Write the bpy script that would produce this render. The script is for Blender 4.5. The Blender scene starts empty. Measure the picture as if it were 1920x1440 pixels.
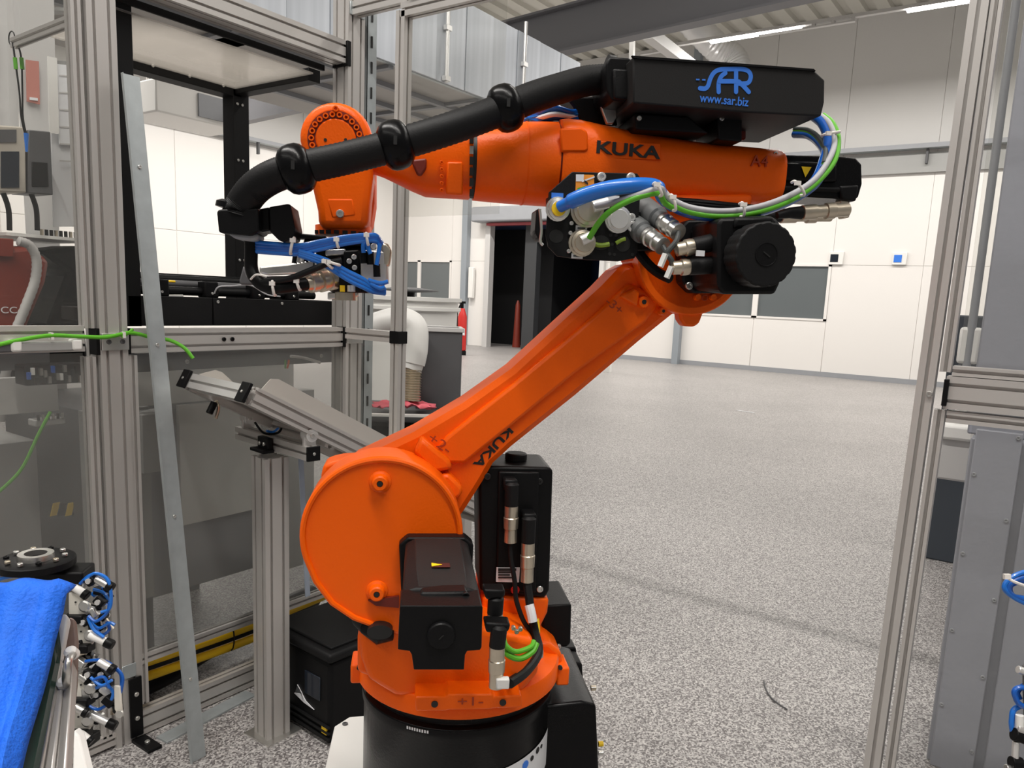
import bpy, bmesh, math, random
from mathutils import Vector, Matrix
random.seed(7)
S = bpy.context.scene
COL = S.collection
V = Vector
# ------------------------------------------------------------------ camera
F, YAW, PIT, ROL, CX, CY = 1448.84, 0.609569195, 0.159813958, 0.0437626175, 968.78, 794.05
O = V((0, 0, 1.6))
def _cam(r, ff, u):
    cr, sr, cp, sp = math.cos(ROL), math.sin(ROL), math.cos(PIT), math.sin(PIT)
    f2 = ff*cp-u*sp; u2 = ff*sp+u*cp
    x, y = r, -u2
    return (x*cr-y*sr, x*sr+y*cr, f2)
A = [_cam(math.sin(YAW), math.cos(YAW), 0), _cam(-math.cos(YAW), math.sin(YAW), 0), _cam(0, 0, 1)]
cr_ = V([A[i][0] for i in range(3)]); cd_ = V([A[i][1] for i in range(3)]); cf_ = V([A[i][2] for i in range(3)])
cam = bpy.data.cameras.new('camera'); co = bpy.data.objects.new('camera', cam); COL.objects.link(co)
M = Matrix((cr_, -cd_, -cf_)).transposed().to_4x4(); M.translation = O
co.matrix_world = M
cam.sensor_width = 36; cam.lens = F/1920*36; cam.shift_x = (960-CX)/1920; cam.shift_y = (CY-720)/1920
cam.clip_start = .05; cam.clip_end = 200
S.camera = co
S.view_settings.view_transform = 'Standard'; S.view_settings.look = 'None'
S.view_settings.gamma = 1; S.view_settings.use_curve_mapping = False
S.view_settings.exposure = -0.18
# ------------------------------------------------------------------ world and lights
w = bpy.data.worlds.new('World'); S.world = w; w.use_nodes = True
w.node_tree.nodes['Background'].inputs[0].default_value = (1.0, .97, .93, 1)
w.node_tree.nodes['Background'].inputs[1].default_value = .24
def area(name, loc, sx, sy, power, col=(1, .96, .91)):
    l = bpy.data.lights.new(name, 'AREA'); l.shape = 'RECTANGLE'; l.size = sx; l.size_y = sy; l.energy = power; l.color = col
    o = bpy.data.objects.new(name, l); COL.objects.link(o); o.location = loc
    return o
area('strip_light', (16.6, 6, 6.93), .3, 22, 1250)
area('strip_light', (11.5, 5, 6.9), .3, 22, 650)
area('strip_light', (5.4, -2, 6.9), .3, 9, 240)
area('strip_light', (-.34, 1, 6.9), .14, 9, 640)
area('strip_light', (-4.5, 0, 6.9), .3, 12, 260)
area('strip_light', (10, 15.5, 6.9), 14, .5, 800)

# ------------------------------------------------------------------ helpers
def ray(px, py):
    return cr_*((px-CX)/F) + cd_*((py-CY)/F) + cf_
def ax(px, py, x): d = ray(px, py); return O+d*((x-O.x)/d.x)
def ay(px, py, y): d = ray(px, py); return O+d*((y-O.y)/d.y)
def az(px, py, z): d = ray(px, py); return O+d*((z-O.z)/d.z)
def C(px, py, t): return O+ray(px, py)*t
X, Y, Z = V((1, 0, 0)), V((0, 1, 0)), V((0, 0, 1))
ND = V((.73, .683, 0)).normalized(); U = V((ND.y, -ND.x, 0))       # robot plane: U right, ND away
def W(px, py, b):
    d = ray(px, py); return O+d*(b/d.dot(ND))
def RV(a, b, z): return U*a+ND*b+Z*z

WL = {}
class MB:
    def __init__(s): s.v = []; s.f = []
    def add(s, vs, fs):
        n = len(s.v); s.v += [V(p) for p in vs]; s.f += [tuple(i+n for i in f) for f in fs]; return s
    def box(s, c, ux, uy, uz):           # half vectors
        c = V(c); ux = V(ux); uy = V(uy); uz = V(uz)
        vs = [c+ux*i+uy*j+uz*k for i in (-1, 1) for j in (-1, 1) for k in (-1, 1)]
        return s.add(vs, [(0, 1, 3, 2), (4, 6, 7, 5), (0, 4, 5, 1), (2, 3, 7, 6), (0, 2, 6, 4), (1, 5, 7, 3)])
    def bx(s, a, b):                     # min, max corner
        a = V(a); b = V(b); c = (a+b)/2; h = (b-a)/2
        return s.box(c, (h.x, 0, 0), (0, h.y, 0), (0, 0, h.z))
    def prism(s, pts, ext):
        pts = [V(p) for p in pts]; ext = V(ext); n = len(pts)
        return s.add(pts+[p+ext for p in pts], [tuple(range(n)), tuple(range(2*n-1, n-1, -1))]+[(i, (i+1) % n, n+(i+1) % n, n+i) for i in range(n)])
    def loft(s, rings, caps=True, closed=False):
        n = len(rings[0]); vs = [p for r in rings for p in r]; fs = []
        m = len(rings)
        for k in range(m if closed else m-1):
            a = k*n; b = ((k+1) % m)*n
            for i in range(n): fs.append((a+i, a+(i+1) % n, b+(i+1) % n, b+i))
        if caps and not closed: fs += [tuple(range(n)), tuple(range(m*n-1, (m-1)*n-1, -1))]
        return s.add(vs, fs)
    def lathe(s, o, d, prof, seg=24):    # prof [(t, r)] along d
        o = V(o); d = V(d).normalized(); p = d.orthogonal().normalized(); q = d.cross(p)
        return s.loft([[o+d*t+(p*math.cos(2*math.pi*i/seg)+q*math.sin(2*math.pi*i/seg))*max(r, 1e-4) for i in range(seg)] for t, r in prof])
    def cyl(s, a, b, r, seg=16, r2=None):
        a = V(a); b = V(b); return s.lathe(a, b-a, [(0, r), ((b-a).length, r if r2 is None else r2)], seg)
    def tube(s, path, r, seg=10, sub=0, closed=False):
        P = [V(p) for p in path]
        if sub: P = smooth(P, sub)
        n = len(P); rad = r if isinstance(r, (list, tuple)) else None
        rings = []; t0 = (P[1]-P[0]).normalized(); nrm = t0.orthogonal().normalized()
        for i in range(n):
            t = (P[min(i+1, n-1)]-P[max(i-1, 0)]).normalized()
            nrm = (nrm-t*nrm.dot(t)).normalized(); bi = t.cross(nrm)
            rr = r(i/(n-1)) if callable(r) else (rad[i] if rad else r)
            rings.append([P[i]+(nrm*math.cos(2*math.pi*k/seg)+bi*math.sin(2*math.pi*k/seg))*rr for k in range(seg)])
        return s.loft(rings)
def smooth(P, sub):
    out = []; n = len(P)
    for i in range(n-1):
        p0, p1, p2, p3 = P[max(i-1, 0)], P[i], P[i+1], P[min(i+2, n-1)]
        for k in range(sub):
            t = k/sub; t2 = t*t; t3 = t2*t
            out.append(.5*((2*p1)+(p2-p0)*t+(2*p0-5*p1+4*p2-p3)*t2+(-p0+3*p1-3*p2+p3)*t3))
    out.append(P[-1]); return out

def tag(o, label=None, cat=None, group=None, kind=None):
    if label: o['label'] = label
    if cat: o['category'] = cat
    if group: o['group'] = group
    if kind: o['kind'] = kind
    return o
def obj(name, mb, mat, parent=None, bevel=0, seg=2, ang=32, label=None, flat=False):
    me = bpy.data.meshes.new(name)
    lo = V([min(p[i] for p in mb.v) for i in range(3)]); hi = V([max(p[i] for p in mb.v) for i in range(3)])
    c = (lo+hi)/2
    me.from_pydata([p-c for p in mb.v], [], mb.f)
    bm = bmesh.new(); bm.from_mesh(me); bmesh.ops.recalc_face_normals(bm, faces=bm.faces[:]); bm.to_mesh(me); bm.free()
    me.materials.append(mat)
    if not flat:
        me.polygons.foreach_set('use_smooth', [True]*len(me.polygons)); me.set_sharp_from_angle(angle=math.radians(ang))
    o = bpy.data.objects.new(name, me); COL.objects.link(o)
    if parent is not None: o.parent = parent; o.location = c-WL[parent]
    else: o.location = c
    WL[o] = c
    if bevel:
        b = o.modifiers.new('bevel', 'BEVEL'); b.width = bevel; b.segments = seg; b.limit_method = 'ANGLE'; b.angle_limit = math.radians(28)
        b.harden_normals = False
    if label: o['label'] = label
    return o
def thing(name, loc, label, cat, group=None, kind=None):
    o = bpy.data.objects.new(name, None); COL.objects.link(o); o.location = loc; o.empty_display_size = .1
    WL[o] = V(loc); return tag(o, label, cat, group, kind)
def struct(name, mb, mat, parent=None, **k):
    o = obj(name, mb, mat, parent, **k)
    if parent is None: o['kind'] = 'structure'
    return o
def text(name, s, o, right, up, size, mat, parent, sx=1, off=0, depth=.0004):
    cu = bpy.data.curves.new(name, 'FONT'); cu.body = s; cu.align_x = 'CENTER'; cu.align_y = 'CENTER'; cu.size = 1; cu.offset = off; cu.extrude = .002
    t = bpy.data.objects.new(name, cu); COL.objects.link(t); bpy.context.view_layer.update()
    me = bpy.data.meshes.new_from_object(t.evaluated_get(bpy.context.evaluated_depsgraph_get()))
    bpy.data.objects.remove(t)
    right = V(right).normalized(); up = V(up); up = (up-right*up.dot(right)).normalized(); n = right.cross(up)
    mb = MB(); mb.add([V(o)+right*(v.co.x*size*sx)+up*(v.co.y*size)+n*(depth*(1 if v.co.z > 0 else -1)) for v in me.vertices], [tuple(p.vertices) for p in me.polygons])
    return obj(name, mb, mat, parent, flat=True)

# ------------------------------------------------------------------ materials
def mat(name, col, rough=.5, metal=0, bump=0, bscale=200, var=0, vscale=8, spec=.5, coat=0, emit=0):
    m = bpy.data.materials.new(name); m.use_nodes = True; N = m.node_tree.nodes; L = m.node_tree.links
    p = N['Principled BSDF']; p.inputs['Base Color'].default_value = (*col, 1); p.inputs['Roughness'].default_value = rough
    p.inputs['Metallic'].default_value = metal; p.inputs['Specular IOR Level'].default_value = spec; p.inputs['Coat Weight'].default_value = coat
    tc = N.new('ShaderNodeTexCoord')
    if emit: p.inputs['Emission Color'].default_value = (*col, 1); p.inputs['Emission Strength'].default_value = emit
    if var:
        n = N.new('ShaderNodeTexNoise'); n.inputs['Scale'].default_value = vscale; n.inputs['Detail'].default_value = 5
        r = N.new('ShaderNodeMixRGB'); r.inputs[1].default_value = (*[c*(1-var) for c in col], 1); r.inputs[2].default_value = (*[min(1, c*(1+var)) for c in col], 1)
        L.new(tc.outputs['Object'], n.inputs['Vector']); L.new(n.outputs['Fac'], r.inputs[0]); L.new(r.outputs[0], p.inputs['Base Color'])
    if bump:
        n = N.new('ShaderNodeTexNoise'); n.inputs['Scale'].default_value = bscale; n.inputs['Detail'].default_value = 2
        b = N.new('ShaderNodeBump'); b.inputs['Strength'].default_value = bump; b.inputs['Distance'].default_value = .002
        L.new(tc.outputs['Object'], n.inputs['Vector']); L.new(n.outputs['Fac'], b.inputs['Height']); L.new(b.outputs[0], p.inputs['Normal'])
    return m
ORANGE = mat('orange_paint', (.95, .125, .002), .36, bump=.2, bscale=260, spec=.22)
ORANGED = mat('orange_paint_shadow', (.93, .115, .002), .5, spec=.15)
REDOR = mat('dark_red_recess', (.16, .012, .003), .5)
BLACK = mat('black_plastic', (.006, .006, .0065), .4, bump=.1, bscale=300, spec=.15)
BLACKM = mat('black_matte', (.009, .009, .0095), .5, bump=.15, bscale=400, spec=.18)
BLACKG = mat('black_motor_paint', (.004, .004, .0045), .26, bump=.1, bscale=250, spec=.14)
BOXM = mat('charcoal_sheet', (.017, .0165, .0165), .55, bump=.1, bscale=500, spec=.2)
ALU = mat('anodised_aluminium', (.60, .575, .55), .4, .55, bump=.04, bscale=90, var=.06, vscale=3)
ALUL = mat('bright_aluminium', (.78, .77, .75), .32, .6)
GALV = mat('galvanised_steel', (.48, .52, .53), .4, .6, var=.15, vscale=25)
STEEL = mat('zinc_steel', (.68, .67, .64), .3, .9)
BRASSY = mat('nickel_connector', (.62, .55, .44), .3, .85, var=.1, vscale=60)
WHITE = mat('white_plastic', (.80, .79, .76), .45)
TIE = mat('white_tie', (.82, .78, .74), .5)
GREY = mat('grey_paint', (.30, .31, .33), .5, bump=.1, bscale=30, var=.06, vscale=5)
DGREY = mat('dark_grey', (.09, .09, .095), .55, var=.1, vscale=10)
MGREY = mat('machine_grey', (.34, .34, .33), .5, var=.05, vscale=3)
LGREY = mat('light_machine_grey', (.55, .54, .53), .5)
COLG = mat('column_grey_paint', (.29, .30, .345), .38, bump=.5, bscale=40, var=.08, vscale=6)
BEAMG = mat('beam_grey_paint', (.19, .19, .205), .5)
BLUE = mat('blue_hose', (.006, .10, .46), .3, coat=.3)
BLUEL = mat('blue_tube_light', (.01, .16, .62), .3, coat=.3)
GREEN = mat('green_cable', (.10, .42, .015), .4)
GCAB = mat('grey_cable', (.42, .42, .44), .45)
YELLOW = mat('yellow_hose', (.80, .50, .01), .4)
YEL = mat('warning_yellow', (.95, .62, .01), .5)
BLUEINK = mat('blue_print', (.035, .19, .72), .5)
INK = mat('black_print', (.008, .008, .008), .5)
DINK = mat('embossed_shadow', (.42, .04, .003), .5)
STK = mat('white_sticker', (.75, .76, .78), .5)
PINK = mat('pink_cloth', (.80, .16, .20), .9)
RED = mat('red_paint', (.55, .02, .015), .4)
MAROON = mat('dark_red_robot_paint', (.20, .025, .012), .4)
ROPE = mat('grey_ribbed_plastic', (.42, .41, .40), .5)
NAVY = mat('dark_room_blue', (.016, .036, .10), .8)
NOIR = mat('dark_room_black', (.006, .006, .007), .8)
SIGNR = mat('red_sign_face', (.50, .20, .16), .5)
GLASSD = mat('dark_window_glass', (.13, .145, .15), .12, spec=.6)
SCREEN = mat('dark_screen', (.015, .02, .03), .15)
BEIGE = mat('beige_cabinet', (.48, .44, .38), .5)
WALLM = mat('white_wall_panel', (.80, .775, .745), .5, bump=.03, bscale=4)
UPW_SHADE = mat('upper_wall_panel_shade', (.62, .61, .595), .5)  # wall colour darkened to paint in the shade high under the ceiling
CEILM = mat('ceiling_deck', (.60, .585, .53), .6)
LAMP = mat('lamp_diffuser', (1, .97, .93), .5, emit=20)
SPIRAL = mat('spiral_duct_metal', (.62, .62, .62), .35, .5)
SOFF = mat('soffit_sheet', (.42, .40, .375), .45, var=.12, vscale=1.5)

def pane_mat(name, tint, op, rough=.05, milky=False):
    m = bpy.data.materials.new(name); m.use_nodes = True; N = m.node_tree.nodes; L = m.node_tree.links
    N.remove(N['Principled BSDF']); out = N['Material Output']
    t = N.new('ShaderNodeBsdfTransparent'); t.inputs[0].default_value = (*tint, 1)
    d = N.new('ShaderNodeBsdfTranslucent' if milky else 'ShaderNodeBsdfDiffuse'); d.inputs[0].default_value = (.58, .55, .51, 1) if milky else (.5, .5, .48, 1)
    g = N.new('ShaderNodeBsdfGlossy'); g.inputs['Roughness'].default_value = rough
    lw = N.new('ShaderNodeLayerWeight'); lw.inputs[0].default_value = .5
    pw = N.new('ShaderNodeMath'); pw.operation = 'POWER'; pw.inputs[1].default_value = 5; L.new(lw.outputs['Facing'], pw.inputs[0])
    fr = N.new('ShaderNodeMath'); fr.operation = 'MULTIPLY_ADD'; fr.inputs[1].default_value = .7; fr.inputs[2].default_value = .035; L.new(pw.outputs[0], fr.inputs[0])
    m1 = N.new('ShaderNodeMixShader'); m1.inputs[0].default_value = op
    m2 = N.new('ShaderNodeMixShader')
    L.new(t.outputs[0], m1.inputs[1]); L.new(d.outputs[0], m1.inputs[2])
    L.new(fr.outputs[0], m2.inputs[0]); L.new(m1.outputs[0], m2.inputs[1]); L.new(g.outputs[0], m2.inputs[2]); L.new(m2.outputs[0], out.inputs[0])
    return m
PANE = pane_mat('clear_polycarbonate', (.96, .96, .95), .03)
PANED = pane_mat('smoky_polycarbonate', (.84, .84, .83), .14, .15)
MILKY = pane_mat('milky_roof_sheet', (.85, .83, .80), .42, .2, True)

def floor_mat():
    m = bpy.data.materials.new('speckled_floor_coating'); m.use_nodes = True; N = m.node_tree.nodes; L = m.node_tree.links
    p = N['Principled BSDF']; p.inputs['Roughness'].default_value = .42; p.inputs['Specular IOR Level'].default_value = .4
    tc = N.new('ShaderNodeTexCoord')
    v = N.new('ShaderNodeTexVoronoi'); v.inputs['Scale'].default_value = 170
    sp = N.new('ShaderNodeSeparateColor'); L.new(tc.outputs['Object'], v.inputs['Vector']); L.new(v.outputs['Color'], sp.inputs[0])
    r = N.new('ShaderNodeValToRGB'); e = r.color_ramp.elements
    e[0].position = 0; e[0].color = (.11, .098, .098, 1); e[1].position = 1; e[1].color = (.60, .575, .555, 1)
    for pos, c in ((.3, (.17, .157, .155, 1)), (.45, (.29, .275, .268, 1)), (.7, (.41, .395, .383, 1))):
        k = e.new(pos); k.color = c
    L.new(sp.outputs[0], r.inputs[0])
    n = N.new('ShaderNodeTexNoise'); n.inputs['Scale'].default_value = .6; n.inputs['Detail'].default_value = 4
    L.new(tc.outputs['Object'], n.inputs['Vector'])
    mx = N.new('ShaderNodeMixRGB'); mx.blend_type = 'MULTIPLY'; mx.inputs[0].default_value = .45
    cr = N.new('ShaderNodeValToRGB'); cr.color_ramp.elements[0].position = .3; cr.color_ramp.elements[0].color = (.72, .72, .72, 1); cr.color_ramp.elements[1].position = .62
    L.new(n.outputs['Fac'], cr.inputs[0]); L.new(r.outputs[0], mx.inputs[1]); L.new(cr.outputs[0], mx.inputs[2]); L.new(mx.outputs[0], p.inputs['Base Color'])
    b = N.new('ShaderNodeBump'); b.inputs['Strength'].default_value = .15; b.inputs['Distance'].default_value = .001
    L.new(sp.outputs[0], b.inputs['Height']); L.new(b.outputs[0], p.inputs['Normal'])
    return m
FLOOR = floor_mat()
def brushed(name, c1, c2, scale):
    m = mat(name, c1, .42, .35); N = m.node_tree.nodes; L = m.node_tree.links; p = N['Principled BSDF']
    tc = N.new('ShaderNodeTexCoord'); mp = N.new('ShaderNodeMapping'); mp.inputs['Scale'].default_value = scale
    n = N.new('ShaderNodeTexNoise'); n.inputs['Scale'].default_value = 1; n.inputs['Detail'].default_value = 6
    r = N.new('ShaderNodeMixRGB'); r.inputs[1].default_value = (*c1, 1); r.inputs[2].default_value = (*c2, 1)
    L.new(tc.outputs['Object'], mp.inputs[0]); L.new(mp.outputs[0], n.inputs['Vector']); L.new(n.outputs['Fac'], r.inputs[0]); L.new(r.outputs[0], p.inputs['Base Color'])
    return m
CLAD = brushed('silver_sheet_cladding', (.36, .39, .43), (.80, .84, .90), (9, 9, .3))
SHEET = brushed('raw_steel_sheet', (.56, .53, .49), (.66, .63, .58), (2, 12, 2))
def cloth_mat():
    m = mat('blue_microfibre', (.004, .13, .72), .75, bump=.9, bscale=220, var=.25, vscale=40); return m
CLOTH = cloth_mat()

# ------------------------------------------------------------------ profile beams
def section(w_, h_, nw, nh):
    pts = []
    sl, dp = .0045, .012
    def side(a, b, n):   # a->b edge; inward normal left
        a = V((a[0], a[1], 0)); b = V((b[0], b[1], 0)); d = (b-a); L_ = d.length; d.normalize(); nin = V((-d.y, d.x, 0))
        pts.append((a.x, a.y))
        for k in range(n):
            c = L_*(k+.5)/n
            for t, q in ((c-sl, 0), (c-sl, .004), (c-sl-.004, .006), (c-sl-.001, dp), (c+sl+.001, dp), (c+sl+.004, .006), (c+sl, .004), (c+sl, 0)):
                p = a+d*t+nin*q; pts.append((p.x, p.y))
    a, b = w_/2, h_/2
    side((-a, -b), (a, -b), nw); side((a, -b), (a, b), nh); side((a, b), (-a, b), nw); side((-a, b), (-a, -b), nh)
    return pts
def beam(name, p0, p1, up, w_, h_, mat_, parent, nw=1, nh=1, label=None):
    p0 = V(p0); p1 = V(p1); d = (p1-p0).normalized(); up = V(up); up = (up-d*up.dot(d)).normalized(); s = d.cross(up)
    mb = MB(); mb.prism([p0+s*x+up*y for x, y in section(w_, h_, nw, nh)], p1-p0)
    return obj(name, mb, mat_, parent, label=label, ang=20)
def bolt(name, p, n, r, h, m, parent):
    p = V(p); n = V(n).normalized()
    mb = MB(); mb.lathe(p, n, [(0, r), (h*.8, r), (h, r*.85), (h, r*.5), (h*.5, r*.45)], 12)
    return obj(name, mb, m, parent)

# ================================================================== SETTING
mb = MB(); mb.bx((-8, -10, -.1), (32, 28, 0)); struct('floor', mb, FLOOR, flat=True)
XW, YW, ZC = 20.33, 19.6, 8.5
# back wall with door opening between y=11.3 and y=15.6
wb = thing('wall_back', (XW, 5, 0), None, None, kind='structure')
ys = [-9.1, -7.1, -5.1, -3.1, -1.1, .9, 2.9, 4.93, 6.75, 8.9, 11.3, 13.45, 15.6, 17.15, 19.6]
zs = [0, 2.76, 5.4, 8.5]
for i in range(len(ys)-1):
    for j in range(3):
        y0, y1, z0, z1 = ys[i], ys[i+1], zs[j], zs[j+1]
        if y0 >= 11.2 and y1 <= 15.7:
            if j == 0: continue
            if j == 1: z0 = 3.9
        if j == 0 and (4.9 < y0 < 8.8 or y0 > 15.7):           # window bays
            for a, b in ((0, 1.4),):
                mb = MB(); mb.bx((XW, y0+.006, a), (XW+.12, y1-.006, b)); obj('wall_panel', mb, WALLM, wb, bevel=.01)
            continue
        mb = MB(); mb.bx((XW, y0+.004, z0+.003), (XW+.12, y1-.004, z1-.003)); obj('wall_panel', mb, WALLM if j < 2 else UPW_SHADE, wb, bevel=.003)
mb = MB()
mb.bx((XW+.02, -9.1, 0), (XW+.2, 4.9, 8.5)); mb.bx((XW+.02, 4.9, 2.76), (XW+.2, 11.3, 8.5)); mb.bx((XW+.02, 4.9, 0), (XW+.2, 11.3, 1.4)); mb.bx((XW+.02, 8.9, 1.4), (XW+.2, 11.3, 2.76)); mb.bx((XW+.05, 15.6, 0), (XW+.2, 19.6, 8.5)); mb.bx((XW+.05, 11.3, 3.95), (XW+.2, 15.6, 8.5))
obj('seam_backing', mb, WALLM, wb)
def window(n, y0, y1, parent=None):
    t = thing('window_%d' % n, (XW, (y0+y1)/2, 1.4), None, None, kind='structure')
    mb = MB()
    mb.bx((XW-.02, y0, 1.38), (XW+.12, y1, 1.43)); mb.bx((XW-.02, y0, 2.72), (XW+.12, y1, 2.77)); mb.bx((XW-.02, y0, 1.38), (XW+.12, y0+.07, 2.77)); mb.bx((XW-.02, y1-.07, 1.38), (XW+.12, y1, 2.77))
    obj('window_frame', mb, WALLM, t)
    mb = MB(); mb.bx((XW+.03, y0+.05, 1.42), (XW+.06, y1-.05, 2.73)); obj('pane', mb, GLASSD, t)
window(1, 4.93, 6.75); window(2, 6.75, 8.9); window(3, 17.15, 18.6); window(4, 18.6, 19.6)
# left wall
wl = thing('wall_left', (10, YW, 0), None, None, kind='structure')
for i in range(10):
    for j in range(3):
        x0 = XW-2.1*(i+1)
        mb = MB(); mb.bx((x0+.006, YW, [0, 3.0, 5.6][j]+.004), (x0+2.1-.006, YW+.12, [3.0, 5.6, 8.5][j]-.004)); obj('wall_panel', mb, WALLM if j < 2 else UPW_SHADE, wl, bevel=.01)
mb = MB(); mb.bx((-1, YW+.02, 0), (XW, YW+.2, 8.5)); obj('seam_backing', mb, WALLM, wl)
# ceiling deck (corrugated)
mb = MB(); pts = []
x = -8
while x < 32:
    pts += [(x, ZC), (x+.28, ZC), (x+.31, ZC+.10), (x+.50, ZC+.10)]; x += .53
tops = [V((a, -10, b)) for a, b in pts]; vs = tops+[p+V((0, 38, 0)) for p in tops]; n = len(tops)
# deck ribs run along x: swap axes
vs = [V((p.y+2, p.x, p.z)) for p in vs]
mb.add(vs, [(i, i+1, n+i+1, n+i) for i in range(n-1)]); struct('ceiling', mb, CEILM, flat=True)
mb = MB()
for a in (7, 12.2): mb.bx((a, -9, ZC-.22), (a+.14, 19, ZC-.01))
struct('trim_1', mb, CEILM)
# dark room beyond the door
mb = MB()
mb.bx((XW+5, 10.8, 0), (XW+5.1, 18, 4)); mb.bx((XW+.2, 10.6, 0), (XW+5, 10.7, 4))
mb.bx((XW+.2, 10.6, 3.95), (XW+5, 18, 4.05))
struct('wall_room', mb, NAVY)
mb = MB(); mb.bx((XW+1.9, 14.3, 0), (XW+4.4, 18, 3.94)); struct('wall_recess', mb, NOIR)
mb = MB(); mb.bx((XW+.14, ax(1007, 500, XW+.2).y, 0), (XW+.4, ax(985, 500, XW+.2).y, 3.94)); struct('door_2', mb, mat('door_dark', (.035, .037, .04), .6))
# roll-up door frame
d1 = thing('door_1', (XW, 13.4, 0), None, None, kind='structure')
mb = MB(); mb.bx((XW-.14, 15.45, 0), (XW+.1, 15.65, 3.95)); obj('door_jamb', mb, LGREY, d1)
mb = MB(); mb.bx((XW-.14, 11.25, 0), (XW+.1, 11.4, 3.95)); obj('door_jamb', mb, LGREY, d1)
mb = MB(); mb.bx((XW-.55, 11.1, 3.96), (XW-.02, 15.95, 4.42)); obj('roller_housing', mb, GREY, d1, bevel=.05)
mb = MB(); mb.bx((XW-.3, 11.4, 3.86), (XW-.1, 15.5, 3.94)); obj('roller_curtain', mb, mat('curtain_red', (.35, .06, .07), .6), d1)
# posts and trims on the back wall
for (a, b, zt) in ((16.36, .22, 8.4), (8.72, .18, 8.4)):
    mb = MB(); mb.bx((XW-.2, a, 0), (XW-.01, a+b, zt)); struct('trim_2', mb, mat('wall_post_grey', (.28, .31, .34), .5))
mb = MB(); mb.bx((XW-.03, -9, 0), (XW-.005, 11.2, .12)); struct('baseboard_back', mb, GREY)
p = az(1139, 698, 0)
mb = MB(); mb.box(p+V((0, 0, 1.5)), (.05, 0, 0), (0, .08, 0), (0, 0, 1.5)); tag(obj('door_post', mb, WHITE), 'white square post standing on the floor in front of the dark doorway', 'post')

# cable trays
def tray(name, a, b, n, label):
    a = V(a); b = V(b); d = (b-a).normalized(); s = d.cross(Z)
    t = thing(name, a, label, 'cable tray')
    mb = MB(); mb.prism([a-s*.12, a+s*.12, a+s*.12+Z*.01, a-s*.12+Z*.01], b-a); obj('tray_base', mb, GALV, t)
    for q in (-1, 1):
        mb = MB(); c = (a+b)/2+s*.12*q+Z*.05; mb.box(c, d*((b-a).length/2), s*.006, Z*.05); obj('tray_side', mb, GREY, t)
    for k in range(n):
        c = a+(b-a)*((k+.5)/n)
        mb = MB(); mb.box(c-Z*.16+s*.05, d*.025, s*.05, Z*.16); obj('tray_bracket', mb, DGREY, t)
tray('cable_tray', (XW-.2, -8, 5.35), (XW-.2, 11, 5.35), 6, 'grey perforated cable tray running along the white back wall')
tray('cable_tray', (1, YW-.2, 5.65), (XW-.3, YW-.2, 5.65), 5, 'thin cable tray high on the left wall beyond the black frame')
# grey band below the tray at the right
mb = MB(); mb.bx((XW-.10, -8, 4.85), (XW-.02, 5.2, 5.28)); struct('trim_3', mb, MGREY)
# switches on the wall
for i, (px, py, s_, m_, lb) in enumerate(((1568, 484, .13, SCREEN, 'small white box with dark display on the back wall right of the window'), (1687, 485, .12, BLUEINK, 'small white wall switch with a blue mark near the right aluminium post'))):
    p = ax(px, py, XW-.03); t = thing('wall_control', p, lb, 'control box')
    mb = MB(); mb.box(p, (.03, 0, 0), (0, s_*1.3, 0), (0, 0, s_*1.2)); obj('housing', mb, WHITE, t, bevel=.01)
    mb = MB(); mb.box(p-X*.035+V((0, s_*.3, 0)), (.006, 0, 0), (0, s_*.7, 0), (0, 0, s_*.7)); obj('display', mb, m_, t)
mb = MB(); p = ax(884, 530, XW-.12); mb.box(p, (.06, 0, 0), (0, .1, 0), (0, 0, .5)); tag(obj('wall_intercom', mb, WHITE, bevel=.02), 'tall white control column on the jamb left of the dark doorway', 'control box')

# strip lamps (fixtures at the light sources)
def lamp_row(x, y0, z, k, label):
    t = thing('strip_lamp', (x, y0, z), label, 'ceiling lamp')
    mb = MB(); mb.bx((x-.05, y0, z+.05), (x+.05, y0+k[0], z+.11)); obj('trunking', mb, LGREY, t)
    for a, b in k[1]:
        mb = MB(); mb.bx((x-.05, y0+a, z), (x+.05, y0+b, z+.045)); obj('diffuser', mb, LAMP, t, bevel=.01)
    for a, b in k[2]:
        q = a
        while q < b-.2:
            mb = MB(); mb.bx((x-.045, q, z+.0), (x+.045, q+.06, z+.05)); mb.bx((x-.045, q, z-.02), (x+.045, q+.36, z+.0)); obj('blank_cover', mb, LGREY, t); q += .36
zl = ax(1340, 80, 16).z
y_a = ax(1811, 4, 16).y; y_b = ax(1700, 24, 16).y; y_c = ax(1503, 54, 16).y; y_d = ax(1332, 82, 16).y; y_e = ax(1275, 92, 16).y
lamp_row(16, y_a-3, zl, (y_e-y_a+3.2, [(.05, y_b-y_a+3), (y_c-y_a+3, y_d-y_a+3)], [(y_b-y_a+3, y_c-y_a+3), (y_d-y_a+3, y_e-y_a+3)]), 'long white strip lamp glowing under the ceiling above the back wall')
mb = MB(); 
# round ducts
t = thing('spiral_duct', C(1390, 60, 15), 'silver round spiral duct bending below the ceiling behind the strip lamp', 'air duct')
path = [C(1255, -10, 17.5), C(1300, 45, 17.5), C(1345, 90, 17.5), C(1375, 112, 17.5), C(1385, 150, 17.5), C(1385, 200, 17.5)]
P = smooth(path, 14); mb = MB(); mb.tube(P, [.30*(1+.05*(i % 2)) for i in range(len(P))], 20); obj('duct_pipe', mb, SPIRAL, t)
t = thing('cable_duct', C(1240, 90, 14), 'pale square trunking running diagonally under the ceiling', 'duct')
mb = MB(); mb.tube([C(1215, 62, 14), C(1330, 150, 17)], .14, 4); obj('trunking', mb, LGREY, t)
# hanger
mb = MB(); mb.tube([C(1188, -20, 12.5), C(1184, 140, 12.5)], .05, 4); tag(obj('hanger_rod', mb, ALUL), 'pale vertical hanger rod above the black robot box', 'rod')
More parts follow.
